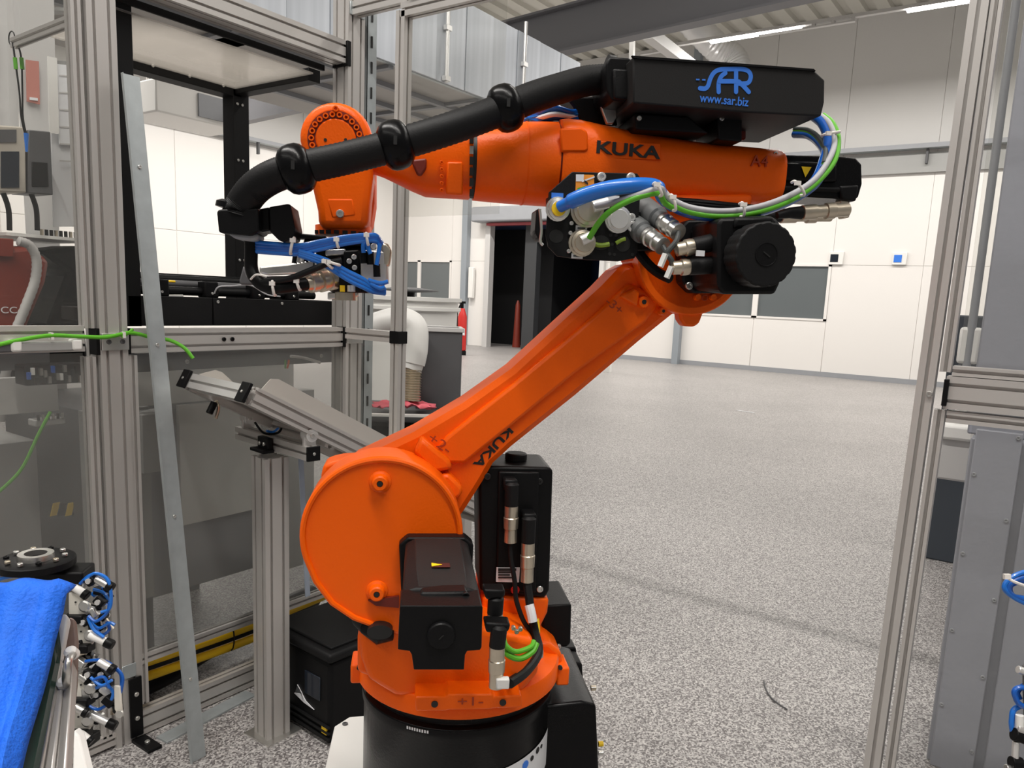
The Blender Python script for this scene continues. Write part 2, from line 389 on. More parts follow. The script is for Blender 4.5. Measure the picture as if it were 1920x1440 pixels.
# steel I-beam
t = thing('ceiling_beam', (9.4, 2, 4.95), 'wide dark grey steel beam crossing under the ceiling', 'beam')
b1 = az(1052, 96, 4.95); b2 = az(1440, 10, 4.95); bd = (b1-b2).normalized(); bs_ = bd.cross(Z); bc = (b1+b2)/2+bs_*-.0
if bs_.x < 0: bs_ = -bs_
bc = bc+bs_*.10; L_ = 11
mb = MB(); mb.box(bc+Z*.29, bd*L_, bs_*.01, Z*.28); obj('web', mb, BEAMG, t)
mb = MB(); mb.box(bc+Z*.015, bd*L_, bs_*.10, Z*.015); obj('flange', mb, BEAMG, t)
mb = MB(); mb.box(bc+Z*.585, bd*L_, bs_*.10, Z*.015); obj('flange', mb, BEAMG, t)

# mezzanine: silver cladding + soffit
YC = 4.8
t = thing('mezzanine', (4, YC, 3.46), 'silver sheet-clad mezzanine box with threaded rods and beige underside', 'mezzanine')
xr = 7.8; zb, zt = 3.47, 4.22
x = .6; i = 0
while x < xr-.05:
    x2 = min(x+.4, xr)
    mb = MB(); mb.bx((x+.004, YC-(.006 if i % 2 else 0), zb), (x2-.004, YC+.02, zt)); obj('cladding_panel', mb, CLAD, t, flat=True); x = x2; i += 1
mb = MB(); mb.bx((.6, YC+.02, zb-.005), (xr, YC+.06, zb+.03)); obj('edge_angle', mb, GALV, t)
for yy in (5.3, 5.85, 6.4):
    mb = MB(); mb.bx((-1, yy-.03, zb-.04), (xr, yy+.03, zb)); obj('soffit_batten', mb, GREY, t)
for xx in (1.5, 2.6, 3.7, 4.9, 6.1, 7.2):
    mb = MB(); mb.bx((xx-.03, YC+.05, zb-.03), (xx+.03, 7.0, zb)); obj('soffit_rib', mb, GREY, t)
k = 0
for yy in (YC+.06, 5.35, 5.9, 6.45):
    for xx in (-1, 1.5, 3.7, 6.1):
        mb = MB(); mb.bx((xx+.01, yy, zb+.001), (min(xx+2.5, xr)-.01, yy+.53, zb+.02)); obj('soffit_panel', mb, SOFF, t)
for px in (837, 980):
    p0 = ay(px, 155 if px < 900 else 200, YC-.03)
    mb = MB(); mb.cyl((p0.x, YC-.03, zb), (p0.x, YC-.03, zt+.1), .018, 8); 
    for zz in (zb+.03, zb+.45): mb.box((p0.x, YC-.03, zz), (.035, 0, 0), (0, .02, 0), (0, 0, .02))
    obj('threaded_rod', mb, ALUL, t)
# hvac box on the left wall
p = ay(345, 205, 14); t = thing('ventilation_unit', p, 'white ventilation unit with grey intake under the roof on the left', 'ventilation unit')
mb = MB(); mb.box(p, (.9, 0, 0), (0, .6, 0), (0, 0, .28)); obj('housing', mb, WHITE, t, bevel=.03)
mb = MB(); mb.box(p+V((.35, -.62, 0)), (.45, 0, 0), (0, .02, 0), (0, 0, .2)); obj('grille', mb, GREY, t)
for q_ in (-.7, .7):
    mb = MB(); mb.cyl(p+X*q_+Z*.28, V((p.x+q_, p.y, ZC)), .02, 8); obj('hanger_rod', mb, ALU, t)

# ================================================================== LEFT GUARD FENCE
YF = 2.5
gf = thing('guard_fence', (1.29, YF, 0), 'tall aluminium profile guard fence with clear panes left of the robot', 'guard fence')
beam('post', (1.295, YF+.045, 0), (1.295, YF+.045, 3.0), Y, .09, .09, ALU, gf, 2, 2)
beam('door_profile', (1.225, YF+.03, 1.45), (1.225, YF+.03, 3.0), Y, .03, .04, ALU, gf)
beam('door_profile', (1.225, YF+.03, .05), (1.225, YF+.03, 1.36), Y, .03, .04, ALU, gf)
beam('door_profile', (1.360, YF+.03, .12), (1.360, YF+.03, 1.36), Y, .03, .04, ALU, gf)
beam('post', (2.328, YF+.045, 0), (2.328, YF+.045, 3.0), Y, .09, .09, ALU, gf, 2, 2)
beam('middle_rail', (1.342, YF+.03, 1.408), (2.282, YF+.03, 1.408), Z, .04, .08, ALU, gf, 1, 2)
beam('middle_rail', (.0, YF+.03, 1.418), (1.208, YF+.03, 1.418), Z, .04, .08, ALU, gf, 1, 2)
beam('top_rail', (1.342, YF+.045, 2.55), (2.282, YF+.045, 2.55), Z, .08, .085, ALU, gf, 2, 2)
beam('floor_rail', (.2, YF+.03, .035), (1.25, YF+.03, .035), Z, .04, .045, ALU, gf)
beam('floor_rail', (1.342, YF+.03, .05), (2.28, YF+.03, .05), Z, .04, .09, ALU, gf, 1, 2)
beam('lower_rail', (1.342, YF+.03, .285), (2.28, YF+.03, .285), Z, .03, .035, ALU, gf, 1, 1)
# black caps / brackets at rail ends
def plate(name, c, sx, sy, sz, m_, par, bev=.002):
    mb = MB(); mb.box(c, (sx/2, 0, 0), (0, sy/2, 0), (0, 0, sz/2)); return obj(name, mb, m_, par, bevel=bev)
plate('end_cap', (1.246, YF+.025, 1.408), .012, .05, .085, BLACK, gf)
plate('end_cap', (1.345, YF+.025, 1.408), .012, .05, .085, BLACK, gf)
plate('end_cap', (2.280, YF+.025, 1.408), .012, .05, .085, BLACK, gf)
plate('end_cap', (2.285, YF+.04, 2.545), .02, .09, .095, BLACK, gf)
for xx in (1.295, 2.328):
    b = plate('corner_bracket', (xx, YF-.005, 1.408), .088, .010, .055, STEEL, gf)
    for q in (-.022, .022): bolt('screw', (xx+q, YF-.010, 1.408), -Y, .008, .003, DGREY, gf)
plate('corner_bracket', (2.328, YF-.003, 2.72), .08, .006, .05, GALV, gf)
fb = plate('foot_bracket', (1.318, YF-.006, .13), .045, .008, .22, BLACK, gf)
plate('foot_plate', (1.325, YF-.055, .006), .05, .11, .012, BLACK, gf)
for z_ in (.09, .18): bolt('screw', (1.318, YF-.01, z_), -Y, .008, .006, STEEL, gf)
bolt('screw', (1.325, YF-.06, .012), Z, .009, .008, STEEL, gf)
plate('corner_bracket', (1.30, YF-.003, .27), .05, .004, .05, GALV, gf)
# panes
def pane(c0, c1, m_, par): mb = MB(); mb.bx(c0, c1); return obj('pane', mb, m_, par, flat=True)
pane((1.378, YF+.028, .30), (2.28, YF+.033, 1.365), PANED, gf)
pane((.0, YF+.028, .08), (1.208, YF+.033, 1.372), PANED, gf)
pane((.0, YF+.028, 1.462), (1.208, YF+.033, 3.0), PANE, gf)
for q in ((1.7, 1.408), (1.735, 1.408)): bolt('screw', (q[0], YF+.008, q[1]), -Y, .008, .005, BLACK, gf)
# grey connectors + sensor on left middle rail
for (a, b, m_) in ((.83, 1.0, DGREY), (1.0, 1.17, MGREY)): plate('rail_switch', ((a+b)/2, YF-.005, 1.398), b-a-.01, .03, .028, m_, gf, .004)
for a in (.84, 1.0, 1.17): plate('clip', (a, YF-.008, 1.402), .03, .034, .034, WHITE, gf, .006)
# diagonal upper bar to the back
beam('brace_rail', ax(142, 36, 1.235)+V((0, 0, 0)), ax(25, 82, 1.235), Z, .02, .03, ALU, gf)

# slotted channel behind corner post
t = thing('slotted_channel', (2.41, 2.52, 0), 'perforated galvanised channel standing behind the corner post', 'channel')
mb = MB(); mb.bx((2.385, 2.50, 0), (2.39, 2.54, 3)); mb.bx((2.385, 2.50, 0), (2.44, 2.504, 3)); obj('channel', mb, GALV, t)
zz = .1
while zz < 2.95:
    mb = MB(); mb.bx((2.407, 2.496, zz), (2.415, 2.4995, zz+.045)); obj('slot', mb, INK, t); zz += .1

# ================================================================== RIGHT FENCE (opening side)
rf = thing('guard_fence', (2.28, 2.1, 0), 'slim aluminium frame behind the robot with clear pane beside corner post', 'guard fence')
beam('post', (2.30, ax(750, 100, 2.28).y, 0), (2.30, ax(750, 100, 2.28).y, 2.66), Y, .045, .045, ALU, rf)
yp = ax(750, 100, 2.28).y
beam('top_rail', (2.30, yp, 2.66), (2.30, -1.5, 2.66), Z, .045, .05, ALU, rf)
beam('top_rail', (2.32, yp, 2.72), (2.32, 2.50, 2.72), Z, .045, .05, ALU, rf)
beam('middle_rail', (2.30, yp+.02, 1.425), (2.30, 2.50, 1.425), Z, .045, .045, ALU, rf)
plate('corner_joint', (2.30, yp, 1.425), .052, .052, .05, BLACK, rf)
yq = ax(945, 150, 2.30).y
pane((2.298, yq, 1.9), (2.303, yp-.02, 2.63), PANE, rf)
mb = MB(); mb.bx((2.298, yp+.02, .1), (2.303, 2.50, 1.4)); obj('pane', mb, PANE, rf, flat=True)
gc = thing('cable_loop', (2.3, 2.0, 2.7), 'bright green cables lying on the top rail', 'cable')
mb = MB(); mb.tube([V((2.27, yp-.05, 2.70)), V((2.27, yp-.15, 2.705)), V((2.28, yp-.35, 2.72)), V((2.29, yp-.6, 2.75))], .006, 8, 6)
mb.tube([V((2.29, yp-.07, 2.715)), V((2.29, yp-.2, 2.70)), V((2.29, yp-.35, 2.71)), V((2.3, yp-.6, 2.73))], .006, 8, 6); obj('cable', mb, GREEN, gc)
# right side frame
y1, y0 = ax(1815, 10, 2.28).y, ax(1869, 10, 2.28).y
yc = y1-.03
rg = thing('guard_fence', (2.28, yc, 0), 'aluminium guard frame with rail at the right edge beside the grey column', 'guard fence')
TL = V((.0, 0, 0))
pA = V((2.305, yc+.012, 0)); pB = V((2.305, yc, 3.0))
beam('post', pA+V((0, .022, 0)), pB, Y, .045, .042, ALU, rg, 1, 1)
beam('door_profile', (2.308, yc-.023, 1.46), (2.308, yc-.034, 3.0), Y, .035, .026, ALU, rg)
beam('middle_rail', (2.305, yc-.03, 1.408), (2.305, -1.5, 1.408), Z, .05, .085, ALU, rg, 1, 2)
beam('door_profile', (2.308, yc-.012, .1), (2.308, yc-.023, 1.36), Y, .035, .026, ALU, rg)
beam('door_profile', (2.305, yc-.04, 1.345), (2.305, -1.5, 1.345), Z, .04, .03, ALU, rg)
beam('door_profile', (2.305, yc-.04, 1.465), (2.305, -1.5, 1.465), Z, .04, .025, ALU, rg)
plate('end_cap', (2.28, yc-.032, 1.408), .02, .012, .07, BLACK, rg)
bolt('screw', (2.28, yc+.005, 1.40), -X, .008, .006, STEEL, rg)
pane((2.303, -1.5, 1.48), (2.308, yc-.05, 3.0), PANE, rg); pane((2.303, -1.5, .1), (2.308, yc-.1, 1.33), PANE, rg)

# ================================================================== GREY COLUMN at the right
cl = thing('steel_column', (3.0, 0, 0), 'massive grey painted steel column behind the right guard frame', 'column')
yl = .222
mb = MB(); mb.bx((3.0, .072, 0), (3.02, yl-.015, 1.235)); obj('front_plate', mb, COLG, cl, bevel=.004)
mb = MB(); mb.bx((3.0, -1.4, 0), (3.02, .044, 1.235)); obj('front_plate', mb, COLG, cl, bevel=.004)
mb = MB(); mb.bx((3.03, -.9, 0), (3.45, yl, 1.20)); obj('pedestal', mb, COLG, cl, bevel=.006)
mb = MB(); mb.bx((3.12, -.9, 1.20), (3.3, yl+.02, 3.6)); obj('shaft', mb, COLG, cl, bevel=.006)
for k in range(9): bolt('screw', (3.0, .085+.11*(k % 2), .1+k*.14), -X, .007, .005, GREY, cl)
# conduit + boxes
pp = thing('conduit_pipe', ax(1812, 700, 3.7), 'grey vertical conduit pipe with white fittings beside the column', 'pipe')
q0 = ax(1812, 690, 3.7); mb = MB(); mb.cyl((3.7, q0.y, .98), (3.7, q0.y, 4.6), .016, 14); obj('pipe', mb, GREY, pp)
mb = MB(); mb.cyl((3.7, q0.y, 1.15), (3.7, q0.y, 1.22), .022, 14); obj('fitting', mb, WHITE, pp)
q = ax(1818, 648, 3.72); mb = MB(); mb.box(q, (.03, 0, 0), (0, .04, 0), (0, 0, .075)); tag(obj('junction_box', mb, WHITE, bevel=.012), 'small white wall box behind the upper right pane', 'junction box')
q = ax(1793, 858, 3.6); t = thing('socket_box', q, 'translucent white socket box below the conduit at the right', 'socket box')
mb = MB(); mb.box(q, (.05, 0, 0), (0, .06, 0), (0, 0, .09)); obj('housing', mb, LGREY, t, bevel=.01)
mb = MB(); mb.box(q+V((-.015, 0, .11)), (.06, 0, 0), (0, .065, 0), (0, 0, .03)); obj('lid', mb, WHITE, t, bevel=.012)
q = az(1785, 1049, 0); t = thing('dark_cabinet', q, 'dark blue-grey cabinet standing on the floor behind the column', 'cabinet')
mb = MB(); mb.bx((q.x-.1, q.y-.6, 0), (q.x+.5, q.y+.17, .62)); obj('body', mb, mat('slate', (.05, .06, .075), .5), t, bevel=.01)
mb = MB(); mb.bx((q.x-.1, q.y-.6, .63), (q.x+.5, q.y+.17, 1.62)); obj('upper_body', mb, mat('slate_dark', (.04, .048, .06), .5), t, bevel=.01)
# ================================================================== BLACK MACHINE FRAME (left, behind fence)
YB, XB, ZTM = 3.17, 2.23, 2.49
bf = thing('black_machine_frame', (1.8, 2.9, 0), 'black steel machine frame with clear roof pane behind the left fence', 'machine frame')
def bar(name, a, b, par, m_=BLACKM): mb = MB(); mb.bx(a, b); return obj(name, mb, m_, par, bevel=.002)
bar('post', (XB-.04, YB-.04, 1.45), (XB+.04, YB+.04, ZTM), bf)
bar('post', (1.388, 2.62, 1.45), (1.457, 2.66, ZTM+.3), bf)
bar('roof_beam', (1.58, YB-.04, ZTM-.06), (XB, YB+.04, ZTM), bf)
bar('roof_beam', (XB-.03, 2.64, ZTM-.05), (XB+.03, YB, ZTM), bf)
bar('roof_beam', (1.36, 2.60, ZTM-.008), (XB+.02, 2.612, ZTM+.015), bf)
mb = MB(); mb.bx((1.37, 2.613, ZTM-.03), (XB-.03, YB-.04, ZTM-.024)); obj('roof_pane', mb, MILKY, bf, flat=True)
for zz in (2.40, 2.16, 1.93, 1.72, 1.60):
    for q in (-.02, .005): bolt('screw', (XB+q, YB-.04, zz), -Y, .006, .004, STEEL, bf)
for k in range(5): bolt('screw', (1.5+k*.16, YB-.04, ZTM-.03), -Y, .006, .004, STEEL, bf)
# conveyor / transfer unit on top of rail
cv = thing('black_transfer_unit', (1.95, 2.75, 1.43), 'long black transfer unit with rods resting behind the aluminium rail', 'machine unit')
xm = ay(400, 600, 2.62).x; xe = ay(638, 600, 2.62).x
for a, b in ((1.41, xm-.003), (xm+.003, xe)):
    f = bar('front_panel', (a, 2.62, 1.452), (b, 2.64, 1.555), cv)
for xx in (xm+.02, (xm+xe)/2, xe-.03): bolt('screw', (xx, 2.62, 1.54), -Y, .006, .004, STEEL, cv)
bar('tray', (1.41, 2.64, 1.45), (xe, 3.10, 1.50), cv)
bar('end_plate', (xe-.01, 2.64, 1.452), (xe, 3.1, 1.555), cv)
for (y_, z_, r_, m_) in ((2.68, 1.575, .016, BLACK), (2.74, 1.60, .014, DGREY), (2.82, 1.615, .018, BLACK), (2.92, 1.60, .012, STEEL)):
    mb = MB(); mb.cyl((1.43, y_, z_), (xe-.1, y_, z_), r_, 14); obj('guide_rod', mb, m_, cv)
bar('guide_rail', (1.42, 2.96, 1.60), (xe-.05, 3.0, 1.64), cv)
for xx in (1.52, 1.72, 1.93, 2.10): 
    mb = MB(); mb.bx((xx, 2.65, 1.553), (xx+.06, 2.70, 1.615)); obj('carriage', mb, BLACK, cv, bevel=.006)
    bolt('screw', (xx+.03, 2.65, 1.57), -Y, .005, .004, STEEL, cv)
mb = MB(); a = ay(300, 527, 2.70); b = ay(328, 528, 2.70); mb.cyl(a, b, .004, 10); obj('yellow_rod', mb, YEL, cv)
mb = MB(); mb.cyl(ay(302, 556, 2.66), ay(342, 556, 2.66), .008, 10); obj('steel_pin', mb, STEEL, cv)
mb = MB(); mb.tube([ay(402, 550, 2.62), ay(410, 538, 2.60), ay(435, 536, 2.58), ay(470, 535, 2.6), ay(500, 552, 2.58), ay(525, 556, 2.6)], .003, 8, 6); tag(obj('sensor_cable', mb, GCAB), 'thin grey sensor cable draped along the black transfer unit', 'cable')
# grey machine base under the rail
gm = thing('grey_machine_base', (1.9, 3.1, 0), 'grey painted machine base cabinet seen through the lower fence pane', 'machine base')
bar('under_beam', (1.36, 2.62, 1.29), (2.34, 2.66, 1.362), gm, DGREY)
for xx in (1.62, 2.25): bolt('screw', (xx, 2.62, 1.32), -Y, .008, .005, STEEL, gm)
bar('upper_panel', (1.36, 2.80, 1.14), (2.25, 2.83, 1.27), gm, WHITE)
bar('side_panel', (1.36, 2.85, .36), (1.60, 2.9, 1.13), gm, MGREY)
bar('box', (1.50, 2.72, .90), (1.62, 2.85, 1.12), gm, MGREY)
bar('center_panel', (1.73, 2.86, .62), (2.12, 2.90, 1.12), gm, WHITE)
bar('lower_panel', (1.61, 2.88, .34), (2.13, 2.92, 1.13), gm, GREY)
bar('right_panel', (2.13, 2.84, .30), (2.40, 2.9, 1.14), gm, MGREY)
bar('leg', (1.55, 2.9, 0), (1.62, 2.97, .5), gm, DGREY); bar('leg', (2.2, 2.9, 0), (2.27, 2.97, .5), gm, DGREY)
bar('leg', (1.55, 3.6, 0), (1.62, 3.67, .5), gm, DGREY); bar('leg', (2.2, 3.6, 0), (2.27, 3.67, .5), gm, DGREY)
bar('body', (1.45, 2.93, .38), (2.35, 3.75, 1.1), gm, DGREY)
a = ay(535, 675, 2.60)
for dx, m_ in ((0, GREEN), (.018, ORANGE)):
    mb = MB(); mb.tube([a+X*dx, a+X*dx*.8-Z*.02, a+X*dx*.5-Z*.035], .004, 8); tag(obj('wire_end', mb, m_), ('green' if dx == 0 else 'orange')+' wire stub hanging below the aluminium rail', 'wire', )
mb = MB(); mb.tube([ay(545, 668, 2.58), ay(570, 671, 2.58), ay(600, 680, 2.58)], .006, 8, 5); tag(obj('cable_duct', mb, WHITE), 'short white cable under the rail right of the wire stubs', 'cable')
# left-hand lower machine behind pane
lm = thing('left_machine_cabinet', (.9, 3.1, 0), 'grey cabinet with yellow hazard stripe behind the far left lower pane', 'cabinet')
bar('body', (.2, 3.2, .25), (1.34, 3.8, .98), lm, MGREY)
bar('panel', (.2, 3.18, .3), (.98, 3.2, .80), lm, LGREY)
bar('top_panel', (.75, 3.0, 1.12), (1.34, 3.03, 1.25), lm, LGREY)
bar('frame_beam', (.2, 3.05, 1.27), (1.34, 3.1, 1.34), lm, DGREY)
for k in range(5):
    c = ay(100+k*14, 955, 3.17); mb = MB(); mb.prism([c+V((-.014, 0, -.025)), c+V((.010, 0, -.025)), c+V((.024, 0, .025)), c+V((0, 0, .025))], V((0, -.004, 0))); obj('hazard_stripe', mb, YEL if k % 2 == 0 else INK, lm)
# valve block cluster
vb = thing('valve_block', ay(85, 790, 2.9), 'valve block with fittings and wires behind the far left pane', 'valve block')
c = ay(88, 790, 2.9); mb = MB(); mb.box(c, (.05, 0, 0), (0, .03, 0), (0, 0, .012)); obj('manifold', mb, MGREY, vb, bevel=.004)
for k in range(6):
    mb = MB(); mb.cyl(c+V((-.04+k*.016, -.03, .012)), c+V((-.04+k*.016, -.03, .03)), .005, 8); obj('fitting', mb, STEEL if k % 2 else BLACK, vb)
c = ay(95, 700, 2.9); mb = MB(); mb.box(c, (.10, 0, 0), (0, .04, 0), (0, 0, .035)); obj('terminal_block', mb, BLACK, vb, bevel=.006)
for k in range(14):
    p = c+V((-.09+.013*k, -.045, .02*math.sin(k*2.3))); mb = MB(); mb.box(p, (.005, 0, 0), (0, .006, 0), (0, 0, .012)); obj('terminal', mb, random.choice((STEEL, WHITE, BLUE, BLACK)), vb)
mb = MB(); mb.tube([ay(95, 772, 2.8), ay(72, 815, 2.8), ay(40, 880, 2.8), ay(-5, 925, 2.8)], .006, 8, 6); tag(obj('green_wire', mb, GREEN), 'green cable hanging diagonally behind the lower left pane', 'cable')
# yellow and black hoses near the floor
for dz, m_, r_, lb in ((0, YELLOW, .022, 'upper yellow hose tied along the fence floor rail'), (-.062, YELLOW, .018, 'lower thinner yellow hose along the fence floor rail')):
    mb = MB(); mb.tube([V((1.30, 2.62, .225+dz)), V((1.6, 2.62, .215+dz)), V((1.9, 2.63, .205+dz)), V((2.3, 2.66, .2+dz))], r_, 12, 6); tag(obj('yellow_hose', mb, m_), lb, 'hose')
mb = MB(); mb.tube([V((1.42, 2.76, .06)), V((1.6, 2.76, .075)), V((1.85, 2.8, .10)), V((2.4, 2.85, .12))], .055, 16, 6); tag(obj('black_hose', mb, BLACK), 'thick black hose lying on the floor behind the fence rail', 'hose')
for xx in (1.39, 1.78):
    mb = MB(); pts = [V((xx, 2.62+.03*math.cos(a_), .195+.062*math.sin(a_))) for a_ in [i*math.pi/8 for i in range(17)]]; mb.tube(pts, .003, 6); tag(obj('hose_tie', mb, BLACK), 'black cable tie round the yellow hoses, %s one' % ('left' if xx < 1.5 else 'right'), 'cable tie')

# green cable along rails
mb = MB(); pts = [ay(-10, 648, YF-.02), ay(40, 637, YF-.02), ay(95, 629, YF-.025), ay(150, 631, YF-.02), ay(200, 632, YF-.02), ay(245, 624, YF-.02), ay(285, 633, YF-.03), ay(318, 638, YF-.05), ay(345, 652, YF-.08), ay(362, 672, YF-.1)]
mb.tube(pts, .0062, 10, 8); gcb = tag(obj('green_cable', mb, GREEN), 'bright green cable running along the left middle rail to the tilted frame', 'cable')
mb = MB(); mb.tube([ay(228, 632, YF-.02), ay(240, 625, YF-.02), ay(249, 617, YF-.02)], .005, 8, 4); obj('cable_tail', mb, GREEN, gcb)
for px, py in ((96, 630), (231, 628)): 
    p = ay(px, py, YF-.02); mb = MB(); mb.box(p, (.004, 0, 0), (0, .009, 0), (0, 0, .010)); obj('cable_tie', mb, TIE, gcb)

# leaning strip
p0 = az(371, 1425, 0)+Z*.002; p1 = V((1.345, 2.44, 2.225))
d = (p1-p0).normalized(); s_ = d.cross(V((0, -1, 0))).normalized(); n_ = s_.cross(d)
mb = MB(); w2 = .029
mb.prism([p0+s_*w2, p0-s_*w2, p0-s_*w2+n_*.012, p0-s_*(w2-.002)+n_*.012, p0-s_*(w2-.002)+n_*.002, p0+s_*w2+n_*.002], p1-p0)
ls = thing('leaning_strip', p0, 'long galvanised steel angle strip leaning against the left aluminium post', 'metal strip')
obj('strip', mb, GALV, ls, flat=True)
for py in (312, 648, 967, 1272):
    q = ray(300, py); best = None
    f_ = min((abs(((p0+d*t)-O).dot(cd_)/((p0+d*t)-O).dot(cf_)*F+CY-py), t) for t in [k*.01 for k in range(230)])[1]
    nn = n_ if n_.y < 0 else -n_
    bolt('rivet', p0+d*f_+nn*.003, nn, .006, .004, STEEL, ls)
# flat strip lying on floor
mb = MB(); a = az(303, 1388, .004); b = az(470, 1300, .004); d_ = (b-a).normalized(); s2 = d_.cross(Z)
mb.box((a+b)/2, d_*((b-a).length/2), s2*.03, Z*.004); tag(obj('floor_strip', mb, GALV, bevel=.001), 'flat galvanised strip lying on the floor along the fence', 'metal strip')

# ---------------- left background equipment (through upper pane)
YM = 3.3
rb2 = thing('red_robot', ay(50, 560, YM), 'dark red industrial robot arm behind smoky glass at far left', 'robot')
mb = MB(); mb.prism([ay(p, q, YM) for p, q in ((-40, 470), (60, 460), (95, 490), (88, 530), (50, 620), (-40, 640))], V((0, .14, 0))); obj('arm', mb, MAROON, rb2, bevel=.02)
mb = MB(); mb.prism([ay(p, q, YM-.02) for p, q in ((-30, 445), (26, 448), (26, 482), (-30, 480))], V((0, .03, 0))); obj('red_plate', mb, MAROON, rb2, bevel=.003)
mb = MB(); mb.prism([ay(p, q, YM+.1) for p, q in ((75, 470), (155, 460), (158, 615), (88, 615), (128, 510))], V((0, .25, 0))); obj('body', mb, BLACK, rb2, bevel=.02)
mb = MB(); mb.prism([ay(p, q, YM+.3) for p, q in ((-60, 600), (160, 600), (170, 700), (-60, 720))], V((0, .25, 0))); obj('base', mb, BLACK, rb2, bevel=.02)
text('arm_text', 'CC', ay(17, 582, YM-.006), X, Z, .035, STK, rb2, 1.2)
P = smooth([ay(p, q, YM-.08) for p, q in ((34, 452), (55, 460), (68, 485), (66, 525), (50, 570), (30, 620), (16, 665), (8, 720), (0, 790))], 9)
mb = MB(); mb.tube(P, [.016*(1+.13*(i % 2)) for i in range(len(P))], 12); tag(obj('ribbed_hose', mb, ROPE, ang=60), 'pale grey ribbed hose curving down in front of the dark red robot', 'hose')
mb = MB(); a = ay(-20, 436, YM+.15); b = ay(157, 450, YM+.15); mb.bx((a.x, YM, a.z-.012), (b.x, YM+.5, a.z)); sh = tag(obj('shelf', mb, WHITE), 'white shelf edge with small fittings above the dark red robot', 'shelf')
for k in range(9):
    p = ay(78+k*9, 432, YM+.1); mb = MB(); mb.cyl(V((p.x, YM+.1, a.z)), V((p.x, YM+.1, a.z+.028)), .007, 8); tag(obj('fitting', mb, BLACK if k % 3 else BRASSY), 'small %s fitting, %s from the left in the row on the white shelf' % ('dark' if k % 3 else 'brass', ('first', 'second', 'third', 'fourth', 'fifth', 'sixth', 'seventh', 'eighth', 'ninth')[k]), 'fitting', 'fittings on the white shelf')
t = thing('control_cabinet', ay(20, 300, YM), 'beige control cabinet with two dark screens at the far left edge', 'control cabinet')
mb = MB(); mb.prism([ay(p, q, YM) for p, q in ((-40, 232), (48, 238), (50, 362), (-40, 358))], V((0, .2, 0))); obj('housing', mb, BEIGE, t, bevel=.006)
for a in ((-20, 243, 31, 267), (2, 284, 36, 352)):
    mb = MB(); mb.prism([ay(a[0], a[1], YM-.004), ay(a[2], a[1], YM-.004), ay(a[2], a[3], YM-.004), ay(a[0], a[3], YM-.004)], V((0, .006, 0))); obj('screen', mb, SCREEN if a[0] > 0 else DGREY, t)
for px in (10, 62):
    mb = MB(); mb.tube([ay(px-4, 362, YM+.05), ay(px+6, 392, YM+.05), ay(px+8, 432, YM+.05)], .010, 8, 4); obj('cable', mb, BLACK, t)
t = thing('switch_cabinet', ay(75, 300, YM), 'dark grey switch box beside the beige control cabinet', 'control cabinet')
mb = MB(); mb.prism([ay(p, q, YM) for p, q in ((53, 243), (95, 247), (100, 366), (53, 362))], V((0, .15, 0))); obj('housing', mb, DGREY, t, bevel=.004)
mb = MB(); mb.prism([ay(p, q, YM-.004) for p, q in ((60, 303), (90, 305), (92, 350), (60, 350))], V((0, .006, 0))); obj('door', mb, BLACKM, t, bevel=.003)
t = thing('paper_notice', ay(120, 260, YM+.1), 'tall white notice sheets hanging left of the aluminium post', 'notice')
for i, (a, b, c, e) in enumerate(((89, 105, 107, 250), (107, 120, 152, 270), (96, 250, 152, 425))):
    mb = MB(); y_ = YM+.1+.012*i; mb.prism([ay(a, b, y_), ay(c, b+4, y_), ay(c+4, e, y_), ay(a+4, e, y_)], V((0, .004, 0))); obj('sheet', mb, STK if i else WHITE, t)
for k in range(6):
    mb = MB(); q = 140+k*32; y_ = YM+.098+.012; mb.prism([ay(112, q, y_), ay(150, q+2, y_), ay(150, q+5, y_), ay(112, q+3, y_)], V((0, .002, 0))); obj('print_line', mb, LGREY, t)
mb = MB(); mb.prism([ay(p, q, YM+.53) for p, q in ((49, 112), (73, 115), (75, 196), (51, 190))], V((0, .006, 0))); t = tag(obj('red_sign', mb, SIGNR), 'faded red rectangular sign on the grey partition above the control cabinet', 'sign')
mb = MB(); mb.prism([ay(p, q, YM+.524) for p, q in ((56, 182), (71, 184), (71, 189), (56, 187))], V((0, .003, 0))); obj('sign_line', mb, STK, t)
bar_ = MB(); bar_.bx((ay(42, 150, YM+.55).x, YM+.55, 0), (ay(97, 150, YM+.55).x, YM+.6, 2.9)); tag(obj('partition_screen', bar_, LGREY), 'tall grey partition screen standing behind the red sign at the left', 'panel')
# steel structure top-left
t = thing('steel_rack', ay(25, 60, 4.2), 'pale steel rack uprights in the top left corner', 'rack')
for (a, b) in ((12, 30), (78, 100)):
    mb = MB(); mb.prism([ay(a, -60, 4.2), ay(b, -60, 4.2), ay(b+6, 250, 4.2), ay(a+6, 250, 4.2)], V((0, .1, 0))); obj('upright', mb, LGREY, t)
for q in (10, 40, 110, 150, 200):
    mb = MB(); mb.prism([ay(-60, q-10, 4.3), ay(140, q+6, 4.3), ay(140, q+12, 4.3), ay(-60, q-2, 4.3)], V((0, .1, 0))); obj('crossbar', mb, MGREY if q % 20 else WHITE, t)
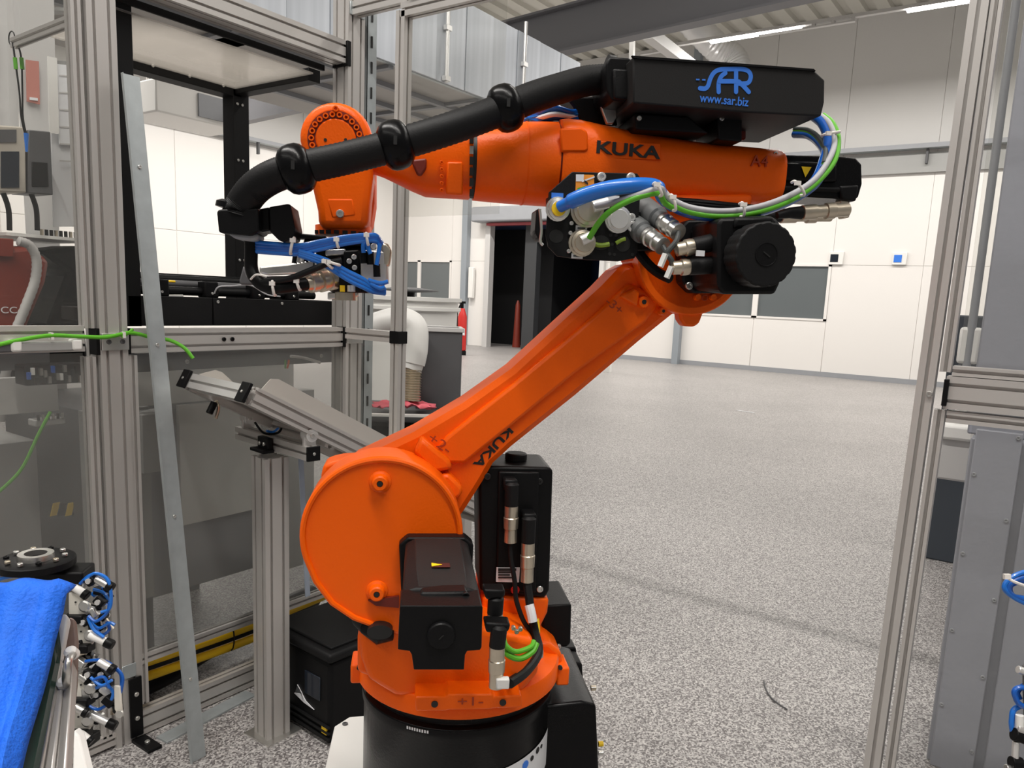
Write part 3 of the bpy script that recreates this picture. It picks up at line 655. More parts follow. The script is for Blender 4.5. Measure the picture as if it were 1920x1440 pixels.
# lanyard with key tags
t = thing('key_lanyard', ay(30, 80, 2.9), 'dark lanyard with green tags hanging from the upper brace', 'lanyard')
mb = MB(); c = ax(22, 72, 1.235); mb.tube([c+V((0, .022*math.cos(a_), .022*math.sin(a_))) for a_ in [i*math.pi/8 for i in range(17)]], .002, 6); obj('ring', mb, BLACK, t)
yy = ax(25, 80, 1.235).y
for a, m_, r_ in ((((24, 80), (28, 110), (36, 170), (40, 220), (48, 255)), BLACK, .003), (((33, 82), (40, 110), (42, 170), (43, 220), (50, 255)), BLACK, .003)):
    mb = MB(); mb.tube([ay(p, q, yy-.02) for p, q in a], r_, 8, 5); obj('cord', mb, m_, t)
for (p, q) in ((29, 118), (41, 118)):
    mb = MB(); mb.cyl(ay(p-1, q-10, yy-.02), ay(p+1, q+12, yy-.02), .006, 10); obj('tag', mb, GREEN, t)
mb = MB(); mb.cyl(ay(49, 250, yy-.02), ay(50, 285, yy-.02), .008, 8, .004); obj('blue_tassel', mb, BLUEL, t)

# ================================================================== INCLINED CHUTE STAND
th = math.radians(28); cdir = V((-.136, -.991, 0)).normalized(); ddir = V((.991, -.136, 0)).normalized()
L0 = V((1.705, 2.378, 1.12)); R0 = V((1.650, 1.977, 1.12))
dv = V((ddir.x*math.cos(th), ddir.y*math.cos(th), -math.sin(th))); upv = cdir.cross(dv); upv = upv if upv.z > 0 else -upv
ch = thing('inclined_chute', (1.68, 2.15, 1.1), 'tilted aluminium profile chute with bare steel tray behind the robot', 'chute')
hh = .045
LF = L0-dv*.25+upv*.04; RF = R0-dv*.25+upv*.04
beam('side_rail', LF, LF+dv*1.35, upv, .045, .06, ALU, ch, 1, 1)
beam('side_rail', RF, RF+dv*1.35, upv, .045, .06, ALU, ch, 1, 2)
beam('front_rail', LF+cdir*.03-dv*.0, RF-cdir*.03-dv*.0, upv, .045, .05, ALUL, ch, 1, 1)
for q in (LF, RF):
    mb = MB(); mb.box(q-dv*.028-cdir*0, dv*.006, cdir*.025, upv*.032); obj('end_cap', mb, BLACK, ch, bevel=.002)
    bolt('screw', q-dv*.034, -dv, .005, .003, STEEL, ch)
for k in (.35, .8, 1.3): beam('cross_rail', LF+dv*k+cdir*.02-upv*.02, RF+dv*k-cdir*.02-upv*.02, upv, .04, .04, ALU, ch)
# sheet metal tray with upturned side wall
a = LF+upv*.032+dv*.03; b = RF+upv*.032+dv*.03
mb = MB(); mb.prism([a+cdir*.03, b-cdir*.03, b-cdir*.03+dv*1.28, a+cdir*.03+dv*1.28], upv*.003); obj('tray_bottom', mb, SHEET, ch)
for q, s2 in ((b, -1), (a, 1)):
    q2 = q+cdir*s2*.02
    mb = MB(); mb.prism([q2-dv*(.0 if s2 < 0 else .03), q2+dv*.015+upv*(.045 if s2 < 0 else .038), q2+dv*.04+upv*(.056 if s2 < 0 else .042), q2+dv*(1.20 if s2 < 0 else .16)+upv*(.056 if s2 < 0 else .01), q2+dv*(1.28 if s2 < 0 else .2)], cdir*.003); obj('tray_wall', mb, SHEET, ch)
for k in (1.12,):
    mb = MB(); mb.box(b+dv*(k-.02)+upv*.05+cdir*.01, dv*.04, cdir*.012, upv*.03); obj('clip', mb, ALUL, ch, bevel=.004)
# small black lever + key under chute
t = thing('chute_stand', az(500, 1385, 0), 'upright aluminium profile stand with cross bar carrying the chute', 'stand')
pb = az(503, 1388, 0); pb.z = 0
beam('post', pb+V((.04, .03, .004)), pb+V((.04, .03, 1.03)), cdir, .09, .09, ALU, t, 2, 2)
cb0 = V((1.705, 2.42, 1.075)); cb1 = V((1.64, 1.95, 1.075)); 
beam('cross_bar', cb0, cb1, Z, .045, .045, ALU, t)
mb = MB(); mb.box(cb1+cdir*.006, ddir*.024, cdir*.005, Z*.024); obj('end_cap', mb, BLACK, t, bevel=.002); bolt('screw', cb1+cdir*.011, cdir, .005, .003, STEEL, t)
mb = MB(); c = (cb0+cb1)/2-ddir*.035; mb.box(c+Z*.0-cdir*.0, ddir*.010, cdir*.035, Z*.022); mb.box(c-ddir*.012-Z*.022, ddir*.022, cdir*.045, Z*.006); obj('clamp_bracket', mb, BLACK, t, bevel=.003)
for q in (-.014, .014): bolt('screw', c-ddir*.010+cdir*q, -ddir, .007, .006, STEEL, t)
for q in (L0, R0):
    mb = MB(); mb.box(q-Z*.015+cdir*.0, ddir*.022, cdir*.006, Z*.028); mb.cyl(q-cdir*.02+Z*.012, q+cdir*.02+Z*.012, .022, 20); obj('pivot_bracket', mb, ALUL, t, bevel=.001)
    bolt('screw', q+cdir*.02+Z*.012, cdir, .009, .004, STEEL, t)
mb = MB(); s0, s1 = ay(564, 860, 2.08), ay(577, 1118, 2.08); mb.box((s0+s1)/2, (s1-s0)/2, X*.010, Y*.002); obj('strut', mb, mat('strut_blue_grey', (.33, .38, .46), .4, .3), t)
mb = MB(); mb.bx((pb.x-.03, pb.y-.04, 0), (pb.x+.12, pb.y+.1, .006)); obj('floor_plate', mb, STEEL, t)
t = thing('chute_hook', L0-dv*.1, 'small dark valve with brass fitting hanging below the chute', 'valve')
mb = MB(); mb.cyl(ay(402, 755, 2.3), ay(392, 775, 2.3), .012, 12); obj('valve_body', mb, BLACK, t)
mb = MB(); mb.tube([ay(405, 752, 2.3), ay(410, 765, 2.3), ay(404, 785, 2.3)], .006, 8, 3); obj('fitting', mb, BRASSY, t)
mb = MB(); mb.tube([ay(p, q, 2.2) for p, q in ((478, 792), (495, 812), (520, 812), (528, 803))], .004, 8, 5); tag(obj('black_wire', mb, BLACK), 'black wire sagging between the chute pivots', 'wire')
mb = MB(); mb.tube([ay(p, q, 2.2) for p, q in ((500, 808), (512, 810), (522, 803))], .0045, 8, 5); tag(obj('blue_wire', mb, BLUEL), 'short blue wire beneath the chute', 'wire')

# ================================================================== BLACK CASE ON THE FLOOR
N_ = az(617, 1406, 0); Ld = (az(537, 1355, 0)-N_).normalized(); Rd = V((Ld.y, -Ld.x, 0)); Rd = Rd if Rd.x > 0 else -Rd
cs = thing('black_case', N_, 'black plastic case with lid and small window standing behind the chute post', 'case')
w_, d2 = .40, .40
mb = MB(); c = N_+Ld*w_/2+Rd*d2/2; mb.box(c+Z*.16, Ld*(w_/2-.012), Rd*(d2/2-.012), Z*.155); obj('body', mb, BLACK, cs, bevel=.015)
mb = MB(); mb.box(c+Z*.335, Ld*(w_/2), Rd*(d2/2), Z*.018); obj('lid', mb, BLACKM, cs, bevel=.012)
mb = MB(); mb.box(c+Z*.357, Ld*(w_/2-.03), Rd*(d2/2-.03), Z*.006); obj('lid_panel', mb, BLACKM, cs, bevel=.004)
fc = N_-Rd*(-.012)
mb = MB(); mb.box(N_+Ld*.11+Z*.20+Rd*.010, Ld*.045, Rd*.003, Z*.045); obj('window', mb, SCREEN, cs, bevel=.003)
mb = MB(); mb.box(N_+Ld*.04+Z*.055+Rd*.010, Ld*.014, Rd*.003, Z*.014); y_ = obj('warning_label', mb, YEL, cs)
mb = MB(); mb.prism([N_+Ld*a+Z*b+Rd*.008 for a, b in ((.10, .11), (.15, .125), (.20, .17), (.17, .145), (.22, .13), (.16, .115))], Rd*.003); obj('decal', mb, STK, cs)
for k in range(3):
    mb = MB(); mb.box(N_+Ld*.2+Z*(.03+k*.022)+Rd*.008, Ld*.19, Rd*.004, Z*.004); obj('rib', mb, BLACKM, cs)

# ================================================================== MID-DISTANCE: vacuum cart behind the frame
T1 = 4.6
def H(px, py, t=T1): return C(px, py, t)
tb = thing('cart_table', H(790, 765), 'dark grey cart table under the vacuum and pink cloth', 'cart')
zt_ = H(790, 768, 4.5).z
c = H(760, 768, 4.55); c.z = zt_
mb = MB(); mb.box(c-Z*.02, ND*.30, U*.42, Z*.02); obj('table_top', mb, DGREY, tb, bevel=.01)
mb = MB(); mb.box(c-Z*.12, ND*.27, U*.38, Z*.05); obj('shelf', mb, BLACK, tb, bevel=.01)
for i in (-1, 1):
    for j in (-1, 1):
        q = c+ND*.26*i+U*.37*j; mb = MB(); mb.box(V((q.x, q.y, zt_/2-.02)), ND*.02, U*.02, Z*(zt_/2-.02)); obj('leg', mb, ALU, tb)
bn = thing('grey_bin', c+U*.18, 'open dark grey plastic bin standing on the cart', 'bin')
lo = [H(783, 742, 4.6), H(856, 742, 4.6)]; 
cx = c+U*.19+ND*.12; hh = H(820, 615, 4.7).z-zt_
for nm, cc, hx, hy in (('front', cx-ND*.14, U*.125, ND*.006), ('back', cx+ND*.14, U*.125, ND*.006), ('side', cx-U*.125, U*.006, ND*.14), ('side', cx+U*.125, U*.006, ND*.14)):
    mb = MB(); mb.box(cc+Z*hh/2, hx, hy, Z*hh/2); obj('bin_wall', mb, DGREY, bn)
mb = MB(); 
for cc, hx, hy in ((cx-ND*.145, U*.135, ND*.012), (cx+ND*.145, U*.135, ND*.012), (cx-U*.13, U*.012, ND*.155), (cx+U*.13, U*.012, ND*.155)): mb.box(cc+Z*hh, hx, hy, Z*.012)
obj('rim', mb, LGREY, bn, bevel=.003)
mb = MB(); mb.box(cx+Z*.01, U*.125, ND*.14, Z*.01); obj('bottom', mb, DGREY, bn)
T2 = 5.6
br = thing('white_drum', H(775, 640, T2), 'white drum with grooved rim and black disc lid behind the grey bin', 'drum')
c2 = H(765, 556, T2); zt2 = c2.z; c2.z = 0
mb = MB(); mb.lathe(c2, Z, [(0, .33), (zt2-.10, .36), (zt2-.09, .385), (zt2-.07, .385), (zt2-.065, .365), (zt2-.03, .365), (zt2-.025, .39), (zt2, .39), (zt2, .34), (zt2-.02, .33)], 40); obj('drum_body', mb, WHITE, br)
mb = MB(); mb.cyl(c2+Z*(zt2-.02), c2+Z*(zt2+.03), .05, 16); obj('stem', mb, BLACK, br)
mb = MB(); mb.lathe(c2+Z*(zt2+.03), Z, [(0, .06), (.012, .22), (.02, .22), (.035, .08)], 32); obj('disc_lid', mb, DGREY, br)
eh = thing('elbow_hose', H(775, 640, 4.3), 'white elbow duct with steel flex hose in front of the drum', 'hose')
P = smooth([H(700, 612, 4.35), H(745, 600, 4.35), H(776, 612, 4.35), H(779, 650, 4.35), H(773, 682, 4.35)], 8)
mb = MB(); mb.tube(P, .072, 20); obj('elbow', mb, WHITE, eh)
mb = MB(); a, b = H(773, 680, 4.35), H(769, 692, 4.35); mb.cyl(a, b, .066, 20); obj('collar', mb, WHITE, eh)
P = [H(771, 690, 4.35).lerp(H(768, 752, 4.35), i/26) for i in range(27)]
mb = MB(); mb.tube(P, [.056 if i % 2 else .064 for i in range(27)], 18); obj('flex_hose', mb, BRASSY, eh, ang=60)
# pink cloth
base = H(758, 752, 4.35); base.z = zt_+.006
mb = MB(); n = 14; vs = []; fs = []
for i in range(n):
    for j in range(n):
        a, b = (i/(n-1)-.5), (j/(n-1)-.5)
        vs.append(base+U*(a*.30+.03*math.sin(b*9))+ND*(b*.16)+Z*(.02+.035*abs(math.sin(a*11+b*5))*(1-2*abs(a))+.02*math.sin(b*14+a*4)**2))
for i in range(n-1):
    for j in range(n-1): fs.append((i*n+j, i*n+j+1, (i+1)*n+j+1, (i+1)*n+j))
mb.add(vs, fs); pk = tag(obj('pink_cloth', mb, PINK, ang=80), 'crumpled pink cloth lying on the dark cart table', 'cloth'); sm = pk.modifiers.new('s', 'SOLIDIFY'); sm.thickness = .004
mb = MB(); q = H(735, 762, 4.25); q.z = zt_+.008; mb.box(q+U*.05-ND*.06, U*.16, ND*.02, Z*.006); tag(obj('white_strip', mb, WHITE), 'folded white paper strip before the pink cloth', 'paper')
# fire extinguisher
fx = thing('fire_extinguisher', C(865, 632, 21), 'red fire extinguisher on trolley beside the grey wall post', 'fire extinguisher')
a = C(866, 628, 21.3); a.z = .12; b = C(866, 578, 21.3)
mb = MB(); h_ = b.z-a.z; mb.lathe(a, Z, [(0, .10), (.02, .125), (h_*.8, .125), (h_*.92, .08), (h_, .05)], 18); obj('cylinder', mb, RED, fx)
mb = MB(); mb.cyl(b, b+Z*.16, .05, 10); mb.box(b+Z*.16, U*.10, ND*.03, Z*.03); obj('valve', mb, BLACK, fx)
mb = MB(); mb.tube([b+Z*.1-U*.05-ND*.1, b-Z*.2-U*.13-ND*.12, a+Z*.3-U*.13-ND*.12], .02, 8, 5); obj('hose', mb, BLACK, fx)
mb = MB(); mb.box(a-Z*.06, U*.12, ND*.12, Z*.06); obj('trolley', mb, BLACK, fx)
mb = MB(); mb.box(a+Z*h_*.45-ND*.125, U*.07, ND*.006, Z*.09); obj('label', mb, STK, fx)
# items inside the dark doorway
q = az(862+118, 640, 0); 
mb = MB(); q = ax(970, 600, XW+.9); q.z = 0; mb.lathe(q, Z, [(0, .14), (.3, .12), (1.4, .08), (1.55, .03)], 14); tag(obj('red_bollard', mb, MAROON), 'dark red bollard standing inside the dark doorway', 'bollard')
# ================================================================== ROBOT
AC, BC = .105, 1.36
CB = RV(AC, BC, 0)
ZP = .70
pd = thing('robot_pedestal', CB, 'white pedestal with cut-corner top plate under the orange robot', 'pedestal')
P3, P4 = az(627, 1362, ZP), az(610, 1452, ZP)
def loc(p): return p.dot(U), p.dot(ND)
pl = [loc(az(x_, y_, ZP)) for x_, y_ in ((655, 1344), (627, 1362), (610, 1452))]
a_, b_ = pl[0]
poly = [pl[0], pl[1], (pl[1][0]-.01, pl[1][1]-.40), (pl[1][0]+.05, pl[1][1]-.45), (AC+.10, pl[1][1]-.45), (AC+.14, pl[1][1]-.40), (AC+.14, b_), (a_+.1, b_+.01)]
mb = MB(); mb.prism([RV(a, b, ZP) for a, b in poly], Z*-.02); obj('top_plate', mb, WHITE, pd, bevel=.002)
mb = MB(); mb.box(CB+Z*.33, U*.12, ND*.12, Z*.33); obj('column', mb, WHITE, pd, bevel=.006)
mb = MB(); mb.box(CB+Z*.012, U*.2, ND*.2, Z*.012); obj('foot_plate', mb, WHITE, pd, bevel=.002)
bolt('screw', az(647, 1358, ZP), Z, .006, .003, DGREY, pd)

R = thing('industrial_robot', CB+Z*ZP, 'orange six-axis industrial robot arm with black motors on a black base', 'robot')
mb = MB(); mb.lathe(CB+Z*ZP, Z, [(0, .174), (.165, .174), (.172, .177), (.188, .177), (.193, .166), (.215, .166)], 64); bs = obj('base', mb, BLACKG, R, bevel=.0015)
# sticker on base front
n_ = 10; mb = MB(); vs = []
for i in range(n_+1):
    t_ = math.radians(-72+i*5.2)
    for zz in (ZP+.03, ZP+.103): vs.append(CB+(U*math.cos(t_)+ND*math.sin(t_))*.1752+Z*(zz+.0015*i))
mb.add(vs, [(2*i, 2*i+2, 2*i+3, 2*i+1) for i in range(n_)]); sk = obj('base_sticker', mb, STK, R); 
for i, (ang, zz, r_) in enumerate(((-50, .094, .008), (-44, .098, .005), (-38, .104, .006), (-56, .086, .004), (-33, .104, .004))):
    t_ = math.radians(ang); p = CB+(U*math.cos(t_)+ND*math.sin(t_))*.1756+Z*(ZP+zz); nn = (U*math.cos(t_)+ND*math.sin(t_))
    mb = MB(); mb.lathe(p, nn, [(0, r_), (.0006, r_)], 10); obj('print_mark', mb, BLUEINK if i == 0 else INK, R)
mb = MB()
for k in range(9):
    t_ = math.radians(-122+k*1.5); p = CB+(U*math.cos(t_)+ND*math.sin(t_))*.1773+Z*(ZP+.182); nn = (U*math.cos(t_)+ND*math.sin(t_)); tt = nn.cross(Z); mb.box(p, tt*.0014, nn*.0003, Z*.0025)
obj('print_line', mb, STK, R)
# base connection box at the right
cbx = obj('connection_box', MB().prism([W(x_, y_, 1.30) for x_, y_ in ((1010, 1326), (1090, 1316), (1118, 1322), (1124, 1460), (1128, 1590), (1000, 1600))], ND*.24), BLACKG, R, bevel=.006)
mb = MB(); mb.prism([W(x_, y_, 1.43) for x_, y_ in ((1015, 1296), (1088, 1290), (1112, 1310), (1112, 1325), (1010, 1330))], ND*.14); obj('box_lid', mb, BLACKG, cbx, bevel=.005)
mb = MB(); mb.prism([W(x_, y_, 1.50) for x_, y_ in ((1057, 1240), (1092, 1244), (1094, 1276), (1060, 1276))], ND*.06); obj('plug_housing', mb, BLACKM, cbx, bevel=.005)
mb = MB(); mb.prism([W(x_, y_, 1.56) for x_, y_ in ((1055, 1215), (1080, 1214), (1083, 1235), (1056, 1236))], ND*.05); obj('plug_housing', mb, BLACK, cbx, bevel=.004)
bolt('screw', W(1070, 1304, 1.45), Z-ND, .006, .006, STEEL, cbx); bolt('screw', W(1004, 1342, 1.37), -ND, .005, .004, STEEL, cbx)
for py, m_ in ((1290, BRASSY), (1395, YEL), (1412, STEEL)):
    mb = MB(); p = W(1108 if py == 1290 else 1122, py, 1.44); mb.cyl(p, p+U*.010, .0055, 12); obj("gland", mb, m_, cbx)
# turntable
mb = MB(); mb.lathe(CB+Z*.912, Z, [(0, .15), (0, .184), (.003, .187), (.032, .187), (.036, .184), (.039, .165), (.046, .15), (.060, .138), (.10, .125), (.11, .05)], 64)
tt_ = obj('turntable', mb, ORANGE, R, ang=40)
# lug block with +1- at the front
fr = [W(x_, y_, 1.155) for x_, y_ in ((778, 1307), (836, 1307), (840, 1302), (922, 1302), (926, 1307), (978, 1304), (979, 1327), (925, 1329), (918, 1331), (842, 1332), (836, 1334), (780, 1334))]
mb = MB(); mb.prism(fr, ND*.08); lg = obj('stop_lug', mb, ORANGE, R, bevel=.003)
for x_ in (815, 943):
    p = W(x_, 1321 if x_ < 900 else 1318, 1.153); mb = MB(); mb.cyl(p, p+ND*.01, .0055, 14); obj('hole', mb, INK, lg)
text('axis_mark', '+1-', W(882, 1316, 1.154), U, Z, .021, DINK, lg, 1.5)
for x_ in (1050, 672):
    p = W(x_, 1255 if x_ > 900 else 1250, 1.34); mb = MB(); mb.box(p, U*.012, ND*.03, Z*.018); e_ = obj('side_lug', mb, ORANGE, R, bevel=.004)
    p = W(x_+1, 1253, 1.305); mb = MB(); mb.cyl(p, p+ND*.006, .004, 12); obj('hole', mb, INK, e_)
# rotating column body
mb = MB(); mb.prism([W(x_, y_, 1.20) for x_, y_ in ((672, 1176), (700, 1172), (720, 1184), (745, 1150), (760, 1050), (870, 1050), (905, 1180), (1000, 1200), (1012, 1262), (980, 1300), (860, 1316), (740, 1306), (690, 1275), (676, 1235))], ND*.22); obj('column_body', mb, ORANGE, R, bevel=.012, seg=3)
mb = MB(); mb.prism([W(x_, y_, 1.30) for x_, y_ in ((905, 1120), (1030, 1122), (1027, 1150), (1012, 1180), (1018, 1235), (905, 1240))], ND*.15); obj('motor_seat', mb, ORANGE, R, bevel=.006)
# cable throat (dark opening) left
mb = MB(); mb.tube([W(735, 1186, 1.2), W(712, 1188, 1.195), W(690, 1174, 1.2), W(672, 1160, 1.24)], [.013, .018, .015, .012], 14); obj('cable_throat', mb, BLACK, R)
# disc housing (side cover of axis 2)
pc = W(717, 1004, 1.19)
outl = []
rad = (W(562, 1004, 1.19)-pc).length
for i in range(40):
    t_ = math.radians(-8+i*(205/39)); outl.append(pc+(U*math.cos(t_)+Z*math.sin(t_))*rad)
outl += [W(x_, y_, 1.19) for x_, y_ in ((588, 1092), (620, 1134), (662, 1162), (712, 1180), (745, 1192), (790, 1180), (868, 1110))]
mb = MB(); mb.prism(outl, ND*.085); dh = obj('axis_two_housing', mb, ORANGE, R, bevel=.007, seg=3)
# rim + recessed look: raised rim ring following the outline
rim = outl[1:44]; mb = MB(); mb.tube([p+(pc-p).normalized()*.0045-ND*.001 for p in rim], .0048, 8); obj('rim', mb, ORANGE, dh)
for x_, y_ in ((713, 903), (707, 1108)):
    p = W(x_, y_, 1.19); mb = MB(); mb.lathe(p+ND*.004, -ND, [(0, .019), (.006, .017), (.008, .0135), (.018, .012), (.020, .010), (.020, .005), (.012, .004)], 24); b_ = obj('boss', mb, ORANGE, dh)
    mb = MB(); mb.cyl(p-ND*.012, p-ND*.0165, .0042, 12); obj('hole', mb, INK, b_)
mb = MB(); mb.prism([W(x_, y_, 1.184) for x_, y_ in ((690, 1126), (748, 1118), (748, 1140), (705, 1136))], ND*.02); obj('slot', mb, REDOR, dh)
mb = MB(); mb.prism([W(x_, y_, 1.30) for x_, y_ in ((606, 872), (622, 866), (640, 862), (700, 858), (700, 900), (600, 900))], ND*.06); l2 = obj('top_lug', mb, ORANGE, R, bevel=.006)
# link arm
bl = 1.285
arm = [(690, 1060), (640, 1010), (622, 930), (655, 868), (720, 838), (775, 812), (870, 756), (960, 692), (1060, 600), (1130, 536), (1168, 496), (1200, 490), (1250, 520), (1330, 560), (1262, 590), (1200, 640), (1080, 742), (960, 838), (925, 870), (905, 905), (870, 960), (800, 1050)]
mb = MB(); mb.prism([W(x_, y_, bl) for x_, y_ in arm], ND*.10); la = obj('link_arm', mb, ORANGE, R, bevel=.010, seg=1)
# raised centre web (upper flank of the arm) proud of the body
web = [(800, 868), (838, 818), (960, 722), (1085, 618), (1180, 530), (1245, 560), (1210, 606), (1080, 700), (965, 795), (872, 870)]
mb = MB(); mb.prism([W(x_, y_, bl-.012) for x_, y_ in web], ND*.02); obj('arm_web', mb, ORANGE, la, bevel=.006, seg=2)
mb = MB(); mb.prism([W(x_, y_, bl-.03) for x_, y_ in ((775, 850), (790, 820), (812, 838), (842, 862), (850, 880), (812, 888))], ND*.04); obj('arm_rib', mb, ORANGE, la, bevel=.007)
mb = MB(); mb.prism([W(x_, y_, bl-.03) for x_, y_ in ((822, 892), (842, 888), (868, 915), (866, 930), (850, 940))], ND*.04); obj('arm_stop', mb, ORANGE, la, bevel=.006)
text('brand_print', 'KUKA', W(925, 838, bl-.0005), W(893, 868, bl)-W(950, 806, bl), (W(950, 806, bl)-W(893, 868, bl)).cross(ND)*-1, .0205, INK, la, 1.6, .028)
text('axis_mark', '+2-', W(824, 832, bl-.0125), W(842, 845, bl)-W(806, 820, bl), Z, .024, DINK, la, 1.3)
text('axis_mark', '-3+', W(1152, 574, bl-.0125), W(1166, 584, bl)-W(1140, 562, bl), Z, .020, DINK, la, 1.2)
for x_, y_, r_ in ((1204, 566, .009), (1240, 583, .006)):
    p = W(x_, y_, bl-.01); mb = MB(); mb.lathe(p, -ND, [(0, r_*1.3), (.012, r_), (.012, r_*.5)], 16); b_ = obj('boss', mb, ORANGE, la)
    mb = MB(); mb.cyl(p-ND*.0115, p-ND*.0125, r_*.45, 12); obj('hole', mb, INK, b_)
mb = MB(); mb.prism([W(x_, y_, bl-.022) for x_, y_ in ((1162, 556), (1188, 540), (1200, 548), (1196, 575))], ND*.02); obj('arm_stop', mb, ORANGE, la, bevel=.004)
# elbow ring housing
ec = W(1300, 484, 1.255)
re_ = .0935
mb = MB(); mb.lathe(ec, ND, [(0, re_-.012), (0, re_-.002), (.003, re_), (.10, re_), (.10, .02)], 56); mb.lathe(ec, ND, [(.0, re_-.012), (.010, re_-.016), (.012, re_-.028), (.004, re_-.030), (.004, .02), (.02, .01)], 56)
el = obj('elbow_housing', mb, ORANGE, R, ang=30)
mb = MB(); mb.prism([W(x_, y_, 1.26) for x_, y_ in ((1268, 560), (1328, 560), (1318, 590), (1312, 606), (1302, 613), (1284, 612), (1276, 600))], ND*.03); l_ = obj('stop_lug', mb, ORANGE, el, bevel=.004)
for x_ in (1306, 1335):
    mb = MB(); p = W(x_, 557, 1.254); mb.lathe(p, -ND, [(0, .006), (.008, .005), (.008, .003)], 12); obj('boss', mb, ORANGE, el)
text('axis_mark', 'O', W(1321, 559, 1.252), U, Z, .014, DINK, el)
mb = MB(); mb.prism([W(x_, y_, 1.275) for x_, y_ in ((1165, 360), (1420, 360), (1400, 430), (1380, 500), (1200, 505), (1165, 440))], ND*.10); obj('elbow_casting', mb, ORANGED, R, bevel=.015, seg=3)
# forearm
def fa(st, e=2.6, hb=.066, b=1.335, n=32):
    rings = []
    for s_ in st:
        px, yt, yb = s_[:3]; h2 = s_[3] if len(s_) > 3 else hb
        t0, t1 = W(px, yt, b), W(px, yb, b); c = (t0+t1)/2; hz = (t0-t1).length/2; r = []
        for i in range(n):
            a = 2*math.pi*i/n; ca, sa = math.cos(a), math.sin(a)
            r.append(c+ND*(h2*math.copysign(abs(ca)**(2/e), ca))+Z*(hz*math.copysign(abs(sa)**(2/e), sa)))
        rings.append(r)
    return rings
mb = MB(); mb.loft(fa([(1041, 229, 388, .069), (1050, 228, 389, .071), (1075, 230, 390, .071), (1120, 240, 391, .069), (1200, 257, 390, .066), (1300, 272, 389, .063), (1400, 281, 388, .060), (1440, 285, 388, .058), (1447, 289, 384, .055)], 3.2)); fo = obj('forearm_casting', mb, ORANGE, R, ang=40)
mb = MB(); mb.loft(fa([(889, 238, 376, .060), (930, 233, 380, .062), (980, 230, 384, .065), (1038, 229, 388, .068)], 2.1)); obj('forearm_tube', mb, ORANGE, R, ang=40)
mb = MB(); mb.loft(fa([(1034, 232, 385, .066), (1044, 232, 385, .066)], 2.1)); obj('joint_gap', mb, REDOR, R)
mb = MB(); mb.loft(fa([(980, 229, 385, .0655), (983, 229, 385, .0655)], 2.1)); obj('seam_ring', mb, ORANGED, R)
mb = MB(); mb.loft(fa([(876, 243, 371, .056), (892, 243, 372, .057)], 2.1)); obj('joint_gap', mb, INK, R)
mb = MB(); mb.loft(fa([(690, 276, 322, .022), (720, 262, 332, .035), (748, 250, 345, .045), (775, 240, 358, .052), (800, 236, 368, .058), (882, 240, 373, .058)], 3.2)); wh = obj('wrist_casting', mb, ORANGE, R, ang=40)
mb = MB(); mb.prism([W(x_, y_, 1.272) for x_, y_ in ((770, 300), (800, 296), (800, 315), (790, 330), (782, 328))], ND*.01); obj('pocket', mb, REDOR, wh, bevel=.003)
mb = MB(); mb.prism([W(x_, y_, 1.2735) for x_, y_ in ((838, 303), (868, 303), (868, 366), (836, 364))], ND*.01); obj('cover_plate', mb, ORANGE, wh, bevel=.003)
for k in range(5):
    bolt('bolt', W(828, 305+k*13, 1.274), -ND, .0032, .003, ORANGED, wh)
for k in range(6):
    mb = MB(); p = W(884, 262+k*20, 1.277); mb.box(p, U*.003, ND*.004, Z*.006); obj('bolt', mb, STEEL if k == 1 else INK, wh)
# pocket in casting top-left & logo
mb = MB(); mb.prism([W(x_, y_, 1.262) for x_, y_ in ((1050, 240), (1090, 238), (1102, 246), (1104, 280), (1098, 285), (1052, 285))], ND*.008); obj('pocket', mb, ORANGED, fo, bevel=.004)
text('brand_print', 'KUKA', W(1177, 282, 1.2655), W(1236, 288, 1.265)-W(1118, 276, 1.265), Z, .0265, INK, fo, 1.5, .025, .001)
mb = MB(); q = [W(x_, y_, 1.2665) for x_, y_ in ((1114, 264), (1238, 269), (1240, 300), (1116, 296))]; mb.prism(q, ND*.004); obj('logo_frame', mb, ORANGED, fo, bevel=.001)
text('axis_mark', 'A4', W(1424, 303, 1.273), W(1440, 304, 1.27)-W(1410, 302, 1.27), Z, .026, DINK, fo, 1.0, 0, .002)
# wrist head
hb0, hb1 = 1.28, 1.40
hc = W(630, 260, hb0); rr = (W(698, 262, hb0)-hc).length
ol = [hc+(U*math.cos(math.radians(t_))+Z*math.sin(math.radians(t_)))*rr for t_ in range(-12, 195, 9)]
ol += [W(x_, y_, hb0) for x_, y_ in ((572, 300), (585, 350), (595, 395), (597, 428), (690, 428), (694, 380), (699, 330))]
mb = MB(); mb.prism(ol, ND*(hb1-hb0)); wr = obj('wrist_head', mb, ORANGE, R, bevel=.012, seg=3)
hc2 = W(630, 262, hb0)
mb = MB(); r1 = (W(683, 264, hb0)-hc2).length; r2 = (W(668, 264, hb0)-hc2).length
mb.lathe(hc2+ND*.002, -ND, [(0, r1), (.003, r1), (.003, r2), (0, r2)], 48); obj('bolt_ring', mb, REDOR, wr)
mb = MB(); mb.lathe(hc2+ND*.002, -ND, [(0, r2), (.004, r2), (.0055, r2-.002), (.0055, .001)], 48); cp = obj('cap', mb, ORANGE, wr)
for dx in (-20, 18): mb = MB(); p = W(630+dx, 262, hb0-.0045); mb.cyl(p, p+ND*.003, .0025, 10); obj('hole', mb, INK, cp)
rm = (r1+r2)/2
for k in range(14):
    a = math.radians(-17+k*214/13); p = hc2+(U*math.cos(a)+Z*math.sin(a))*rm-ND*.001; mb = MB(); mb.lathe(p, -ND, [(0, .0044), (.0035, .0044), (.0035, .0024), (0, .0024)], 14); obj('bolt', mb, ORANGE, wr)
bolt('bolt', W(630, 205, hb0), -ND, .0050, .006, ORANGE, wr)
